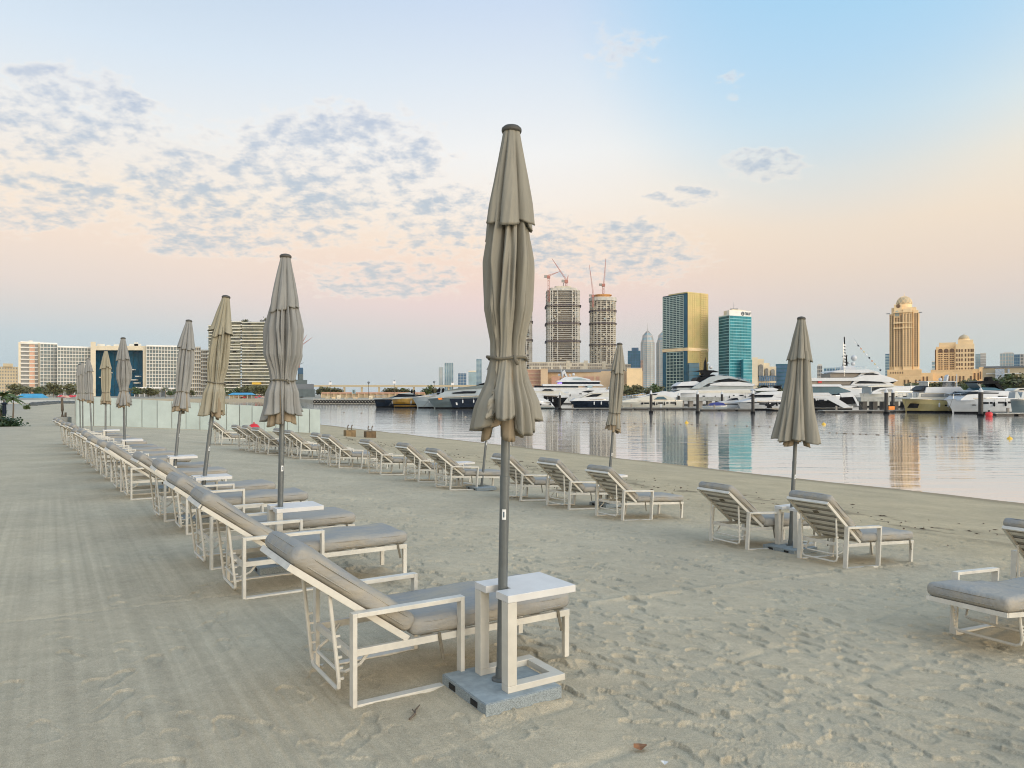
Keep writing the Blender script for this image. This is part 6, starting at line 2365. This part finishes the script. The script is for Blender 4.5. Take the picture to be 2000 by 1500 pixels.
# --- right superyachts
boat('superyacht', 'big white superyacht with signal flags and a black mast behind the right parasol', 'yacht', 196, (1560, 1772, 1764, 758, 757, 5.0, 'white'), [
    ('main_deck', 'white', [(1560, 755), (1700, 752), (1772, 754), (1764, 762), (1560, 764)], 4.8, .02),
    ('main_saloon', 'bglass', [(1664, 757), (1680, 753.5), (1706, 753), (1736, 757.5)], 4.86, 0),
    ('aft_saloon', 'core', [(1560, 744), (1668, 744), (1664, 751), (1560, 752)], 3.8, 0),
    ('upper_deck', 'white', [(1560, 738), (1672, 737.5), (1696, 731), (1726, 732), (1748, 739), (1757, 744), (1740, 746), (1690, 744), (1660, 744), (1560, 744)], 4.5, .04),
    ('wheelhouse_window', 'bglass', [(1691, 732), (1698, 729), (1708, 728.5), (1720, 732)], 4.45, .02),
    ('side_window', 'bglass', [(1672, 749), (1682, 744), (1718, 743), (1734, 749)], 4.3, .02),
    ('bridge_wall', 'white', [(1664, 752), (1672, 744), (1736, 744), (1750, 752)], 4.25, .02),
    ('bridge_house', 'white', [(1676, 738), (1690, 727), (1706, 722), (1722, 726), (1728, 733), (1720, 738)], 3.6, .08),
    ('sun_deck', 'white', [(1626, 727), (1640, 723), (1700, 721), (1714, 725), (1700, 728), (1640, 727.5)], 3.9, .05),
    ('deck_lounge', 'core', [(1628, 729), (1686, 729), (1682, 737), (1628, 737)], 3.0, 0),
    ('bow_window', 'bglass', [(1743, 745), (1754, 743), (1758, 745), (1750, 749)], 3.2, .1),
    ('mast_base', 'white', [(1660, 722), (1663, 714), (1680, 713), (1684, 722)], 1.6, .2),
    ('black_mast', 'black', [(1664, 713), (1665.5, 693), (1667, 690), (1669, 693), (1670, 713)], .7, .2),
    ('life_ring', 'red', [(1601, 744), (1608, 744), (1608, 748), (1601, 748)], 4.1, 0)],
    domes=((1685, 697, 5.8), (1683, 709, 4.0), (1674, 707, 2.4)), masts=((1667, 692, 1665.5, 655, .22, 'black'), (1662, 694, 1672, 693, .15, 'black')),
    rails=(([(1640, 722), (1700, 720)], 2.5),))
t = thing('signal_flags', 'string of small signal flags beside the black yacht mast', 'flags', (WX(1649, 194), 194, WATER))
zt0 = WATER
MB().tube([(0, 0, WZ(735, 194) - zt0), (-.3, 0, WZ(668, 194) - zt0)], .05, 5).build('halyard', M['steel'], t)
for k in range(9):
    z = WZ(674 + k * 6, 194) - zt0
    mb = MB()
    mb.add([(-.28, 0, z + .3), (.38, .1, z + .2), (.42, .05, z - .32), (-.25, 0, z - .28)], [(0, 1, 2, 3)])
    mb.build('flag', M['white'] if k % 3 != 2 else M['greyhull'], t)
t = thing('signal_flags', 'slanting line of tiny flags from the black mast to the yacht bow', 'flags', (WX(1668, 194), 194, WATER))
pA, pB = Vector((0, 0, WZ(662, 194) + 1.5)), Vector((WX(1722, 194) - WX(1668, 194), 0, WZ(722, 194) + 1.5))
MB().tube([pA, pA.lerp(pB, .5) + Vector((0, 0, -.8)), pB], .03, 4).build('halyard', M['steel'], t)
for k in range(10):
    p = pA.lerp(pB, (k + .5) / 10) + Vector((0, 0, -.5))
    mb = MB()
    mb.add([(p.x - .2, 0, p.z + .3), (p.x + .3, .08, p.z + .1), (p.x + .25, 0, p.z - .3), (p.x - .2, 0, p.z - .2)], [(0, 1, 2, 3)])
    mb.build('flag', M[('white', 'navy', 'mallr', 'gold')[k % 4]], t)
boat('motor_yacht', 'futuristic yacht with white zigzag hull and black side windows', 'boat', 146, (1560, 1684, 1676, 772, 772, 2.6, 'white'), [
    ('house', 'blueglass', [(1570, 768), (1576, 755), (1640, 755), (1664, 764), (1664, 771)], 2.1, .08),
    ('roof', 'white', [(1566, 755), (1572, 750.5), (1644, 750.5), (1648, 755)], 2.3, .05),
    ('black_panel', 'black', [(1562, 778), (1616, 778), (1646, 790), (1636, 796), (1562, 796)], 2.64, .02),
    ('black_panel', 'black', [(1632, 776), (1668, 775), (1674, 788), (1654, 790)], 2.5, .02),
    ('white_blade', 'white', [(1566, 767), (1618, 767), (1662, 795), (1648, 797), (1612, 778), (1566, 778)], 2.7, .02),
    ('white_blade', 'white', [(1640, 768), (1664, 766), (1672, 778), (1678, 792), (1675, 793), (1666, 775), (1644, 776)], 2.66, .02)])
boat('motor_yacht', 'long pale yacht behind the paired piles, seen side on', 'boat', 176, (1812, 1690, 1700, 763, 768, 3.0, 'cream'), [
    ('deck_house', 'white', [(1706, 765), (1722, 758), (1740, 756.5), (1800, 753), (1806, 760), (1806, 768), (1704, 769)], 2.6, .05),
    ('window', 'hotelw2', [(1716, 764), (1728, 760.5), (1744, 760), (1744, 765)], 2.66, .02),
    ('awning', 'cream', [(1696, 754), (1730, 751), (1752, 753), (1752, 755), (1700, 756)], 2.4, .0),
    ('awning_post', 'greyhull', [(1704, 755), (1705.5, 755), (1705.5, 770), (1704, 770)], 2.3, 0), ('awning_post', 'greyhull', [(1747.5, 754), (1749, 754), (1749, 768), (1747.5, 768)], 2.3, 0)])
boat('motor_yacht', 'trawler style yacht with a mustard yellow hull and white house', 'boat', 124, (1884, 1776, 1786, 781, 777, 2.5, 'gold'), [
    ('bulwark', 'cream', [(1777, 777), (1796, 776), (1860, 779), (1884, 780.5), (1884, 783), (1860, 781.5), (1796, 779), (1778, 779.5)], 2.54, 0),
    ('house', 'cream', [(1796, 779), (1800, 767), (1870, 767), (1876, 781)], 1.9, .03),
    ('house_window', 'hotelw2', [(1803, 775), (1804, 769), (1856, 769), (1862, 775)], 1.95, .02),
    ('flybridge', 'white', [(1810, 767), (1814, 756), (1880, 755), (1890, 766), (1886, 768)], 2.0, .08),
    ('screen', 'bglass', [(1802, 762), (1814, 753.5), (1822, 754), (1816, 757), (1810, 764)], 1.7, .1),
    ('bimini', 'white', [(1816, 744), (1876, 744), (1876, 745.5), (1816, 745.5)], 1.6, 0),
    ('radar_arch', 'white', [(1860, 755), (1864, 735), (1867, 731), (1867, 735), (1864, 755)], .5, .1),
    ('bimini_post', 'steel', [(1820, 745), (1820.7, 745), (1820.7, 756), (1820, 756)], 1.5, 0), ('bimini_post', 'steel', [(1872, 745), (1872.7, 745), (1872.7, 756), (1872, 756)], 1.5, 0),
    ('hull_door', 'black', [(1788, 788), (1797, 788.5), (1794, 797), (1786, 797)], 2.3, .02), ('hull_window', 'black', [(1861, 794), (1864, 793), (1865, 799), (1861, 799)], 2.53, 0),
    ('hull_window', 'black', [(1866, 792.5), (1876, 790), (1875, 797), (1867, 799)], 2.53, 0), ('fender', 'black', [(1845, 788), (1850, 787), (1851, 792), (1846, 793)], 2.62, .1),
    ('fender', 'black', [(1852, 785), (1856, 784), (1857, 790), (1853, 791)], 2.62, .1)], domes=((1853.5, 740.5, 3.4),), masts=((1886, 770, 1886, 730, .12, 'white'), (1795, 778, 1795, 748, .06, 'steel')),
    rails=(([(1779, 777), (1796, 776), (1820, 777)], 1.6),))
boat('motor_yacht', 'large white motor yacht with dark roof glass and black arch at the right', 'boat', 118, (2006, 1866, 1882, 774, 780, 2.6, 'white'), [
    ('deck_house', 'white', [(1880, 779), (1892, 771), (1920, 767), (1970, 766), (1996, 770), (2004, 778), (2004, 782), (1878, 782)], 2.3, .1),
    ('roof_glass', 'bglass', [(1888, 770.5), (1898, 764.5), (1930, 764.5), (1956, 765.5), (1954, 769), (1920, 769)], 2.2, .1),
    ('roof', 'white', [(1900, 764.5), (1916, 762), (1975, 763.5), (1990, 768), (1960, 769)], 2.0, .1),
    ('flybridge_glass', 'blueglass', [(1918, 763), (1924, 756.5), (1950, 757), (1966, 762)], 1.8, .12),
    ('hard_top', 'black', [(1914, 746), (1930, 743.5), (1958, 744), (1964, 746), (1946, 749), (1920, 749)], 1.7, .05),
    ('arch_leg', 'black', [(1948, 745), (1958, 745), (1972, 763), (1966, 764)], 1.5, .1), ('front_leg', 'slate', [(1916, 748), (1924, 749), (1926, 756), (1924, 757)], 1.4, 0),
    ('radar', 'black', [(1946, 744), (1947, 736), (1954, 735), (1956, 744)], .6, .1),
    ('side_window', 'black', [(1952, 773), (1968, 773), (1972, 778.5), (1957, 778.5)], 2.34, .03), ('hull_port', 'black', [(1903, 791), (1907, 790.5), (1907, 792), (1904, 792)], 2.55, 0)],
    rails=(([(1872, 779), (1900, 776)], 1.3),))
boat('inflatable_boat', 'grey tender on a crane frame at the right picture edge', 'boat', 112, (2030, 1982, 1986, 779, 780, 1.0, 'slate'), [
    ('frame', 'greyhull', [(1984, 778), (1986, 766), (1990, 766), (1996, 778), (2000, 766), (2004, 766), (2006, 778)], .8, .1), ('davit', 'black', [(1994, 781), (1998, 781), (1998, 796), (1995, 796)], .3, 0)])
boat('motor_yacht', 'white yacht bow peeping out behind the rightmost boats', 'boat', 160, (2040, 1976, 1984, 763, 764, 2.3, 'white'), [
    ('cabin', 'cream', [(1982, 763), (1992, 758), (2040, 757), (2040, 764)], 1.9, .15), ('window', 'bglass', [(1992, 762), (1996, 759.5), (2020, 759.5), (2020, 762)], 1.94, .02)])


# --- piles, pontoons, jetties, buoys
def pile(px, py_top, D, label, w=5.5):
    t = thing('mooring_pile', label, 'mooring pile', (WX(px, D), D, WATER), 0, 'black mooring piles with white caps')
    r = w / 2 / F * D
    h = WZ(py_top, D) - WATER
    MB().lathe([(r, -2.5), (r, h)], 14).build('shaft', M['pile'], t)
    MB().lathe([(r * 1.02, h + .005), (r * 1.05, h + .12), (r * .25, h + .62), (.02, h + .68)], 14).build('cap', M['white'], t)
    MB().lathe([(r * 1.5, -.08), (r * 1.5, .35), (r * 1.3, .36), (r * 1.3, -.08)], 14).build('guide_ring', M['gold'] if px in (1362, 1470, 1728) else M['black'], t)


pile(1271.5, 770, 122, 'mooring pile in front of the white cruiser')
pile(1325.5, 773, 165, 'mooring pile at the left end of the concrete jetty', 5)
pile(1362.5, 770, 120, 'mooring pile right of the white cruiser stern')
pile(1410, 770, 168, 'mooring pile behind the speedboat', 4.5)
pile(1470.5, 769, 118, 'mooring pile left of the white yacht with black cabin glass', 6)
pile(1731, 767, 116, 'front pile of the pair beside the orange box', 7)
pile(1744, 767, 150, 'rear pile of the pair beside the orange box', 6)
pile(1915.5, 766, 104, 'thick mooring pile beside the red round buoy', 8.5)
pile(1093.5, 772, 150, 'dark mooring pile before the black pointed bow', 4.5)


def pontoon(label, x0, x1, D, w=2.2, top=.42):
    t = thing('pontoon', label, 'pontoon', (WX((x0 + x1) / 2, D), D, WATER), 0, 'floating pontoons of the marina')
    L_ = WX(x1, D) - WX(x0, D)
    MB().box((0, 0, top - .06), (L_, w, .12)).build('deck', M['pontoon'], t)
    n = max(2, int(L_ / 3))
    for i in range(n):
        MB().box((-L_ / 2 + (i + .5) * L_ / n, 0, top / 2 - .16), (L_ / n * .8, w * .9, top - .1)).build('float', M['pile'], t)  # black colour paints the shade under the deck
    mb = MB()
    mb.box((0, -w / 2 - .03, top - .1), (L_, .06, .14))
    mb.build('fender_strip', M['hotelw2'], t)
    k = 0
    for i in range(int(L_ / 6)):
        x = -L_ / 2 + 3 + i * 6
        MB().box((x, w * .3, top + .35), (.3, .3, .7)).build('service_post', M['white'] if i % 2 else M['core'], t, bevel=.03)
    return t


pontoon('pontoon under the white cruiser left of the second pile', 1205, 1362, 150)
pontoon('pontoon under the blue covered dinghy', 1366, 1470, 140)
pontoon('long pontoon right of the right parasol', 1602, 1738, 126)
pontoon('pontoon section between the orange box and the yellow hull', 1742, 1792, 128)
pontoon('pontoon beside the red buoy at the right edge', 1934, 2060, 108)
pontoon('dark pontoon under the navy hulled yacht', 1090, 1204, 152, top=.3)
for (x0, x1, D, lb) in ((1322, 1412, 172, 'concrete jetty on stub legs behind the dinghy'), (1676, 1778, 160, 'long concrete jetty on dark legs behind the paired piles')):
    t = thing('jetty', lb, 'jetty', (WX((x0 + x1) / 2, D), D, WATER), 0, 'concrete jetties')
    L_ = WX(x1, D) - WX(x0, D)
    MB().box((0, 0, 2.0), (L_, 2.6, .9)).build('deck', M['concrete'], t, bevel=.04)
    for i in range(5):
        MB().box((-L_ / 2 + (i + .5) * L_ / 5, .2, .4), (L_ / 5 * .42, 1.8, 2.3)).build('leg', M['core'] if D == 172 else M['pile'], t)
t = thing('orange_box', 'bright orange box on the pontoon between the paired piles', 'box', (WX(1740, 124), 124, WATER + .43))
MB().box((0, 0, .38), (.95, .7, .62)).build('body', M['orange'], t, bevel=.04)
MB().box((0, 0, .76), (1.0, .75, .14)).build('lid', M['black'], t, bevel=.03)
t = thing('round_buoy', 'red round buoy floating beside the thick mooring pile', 'buoy', (WX(1928, 103), 102.6, WATER - .12))
MB().lathe([(.05, -.1), (.35, 0), (.45, .3), (.45, .6), (.28, .78), (.02, .8)], 16).build('float', M['red'], t, smooth=True)
MB().lathe([(.10, .79), (.10, 1.02), (.02, 1.04)], 8).build('eye', M['black'], t)
for k, (x, y, lb) in enumerate(((1341, 826, 'small yellow buoy on the water left of centre marina'), (1609, 829, 'small yellow buoy just right of the right parasol skirt'), (1972, 857, 'yellow buoy floating alone near the right edge'))):
    D = (EYE - WATER) * F / (y - HOR)
    t = thing('marker_buoy', lb, 'buoy', (WX(x, D), D, WATER - .06), 0, 'yellow marker buoys')
    s = (.17, .17, .24)[k] * (1.3 if D > 60 else .8)
    MB().lathe([(s * .3, -s * .5), (s * .9, -s * .1), (s, s * .3), (s * .6, s * .9), (.02, s * 1.1)], 14).build('float', M['yellow'], t, smooth=True)
    MB().tube([(0, 0, s), (0, 0, s * 1.5)], s * .15, 6).build('stub', M['yellow'], t)


def float_line(label, pts, n, r):
    ws = []
    for (x, y) in pts:
        D = (EYE - WATER) * F / (y - HOR)
        ws.append(Vector((WX(x, D), D, WATER)))
    t = thing('float_line', label, 'float line', ws[0], 0, 'swimming area float lines')
    tot = sum((ws[i + 1] - ws[i]).length for i in range(len(ws) - 1))
    proto_ = None
    for k in range(n):
        s = tot * (k + random.uniform(.1, .9)) / n
        for i in range(len(ws) - 1):
            l_ = (ws[i + 1] - ws[i]).length
            if s <= l_ or i == len(ws) - 2:
                p = ws[i].lerp(ws[i + 1], min(1, s / l_)) - ws[0]
                break
            s -= l_
        if proto_ is None:
            proto_ = MB().lathe([(r * .3, -r * .4), (r, .02), (r * .8, r * .6), (.01, r * .85)], 10).build('float', M['core'], t, loc=p)
        else:
            o = proto_.copy()
            C.objects.link(o)
            o.parent = t
            o.location = p
    mb = MB()
    mb.tube([p - ws[0] + Vector((0, 0, .002)) for p in ws], .008, 4)
    mb.build('rope', M['core'], t)


float_line('line of small dark floats from the slim parasol to the right parasol', [(1060, 823), (1155, 826), (1345, 829), (1510, 834)], 26, .11)
float_line('line of small dark floats right of the right parasol', [(1615, 845), (1700, 849), (1800, 853), (1900, 855)], 20, .085)
float_line('sparse line of floats in front of the dark yachts', [(655, 806), (700, 807), (760, 809), (830, 812), (915, 815)], 6, .16)

# ------------------------------------------------------------------ the air over the bay
hzm = bpy.data.materials.new('haze')
hzm.use_nodes = True
hzm.node_tree.nodes.clear()
_pv = hzm.node_tree.nodes.new('ShaderNodeVolumePrincipled')
_pv.inputs['Color'].default_value = (.88, .93, .98, 1)
_pv.inputs['Density'].default_value = .00004
_pv.inputs['Anisotropy'].default_value = 0.1
_ou = hzm.node_tree.nodes.new('ShaderNodeOutputMaterial')
hzm.node_tree.links.new(_pv.outputs[0], _ou.inputs['Volume'])
MB().box((400, 3100, 115), (10400, 8100, 242)).build('haze', hzm, None, kind='stuff')
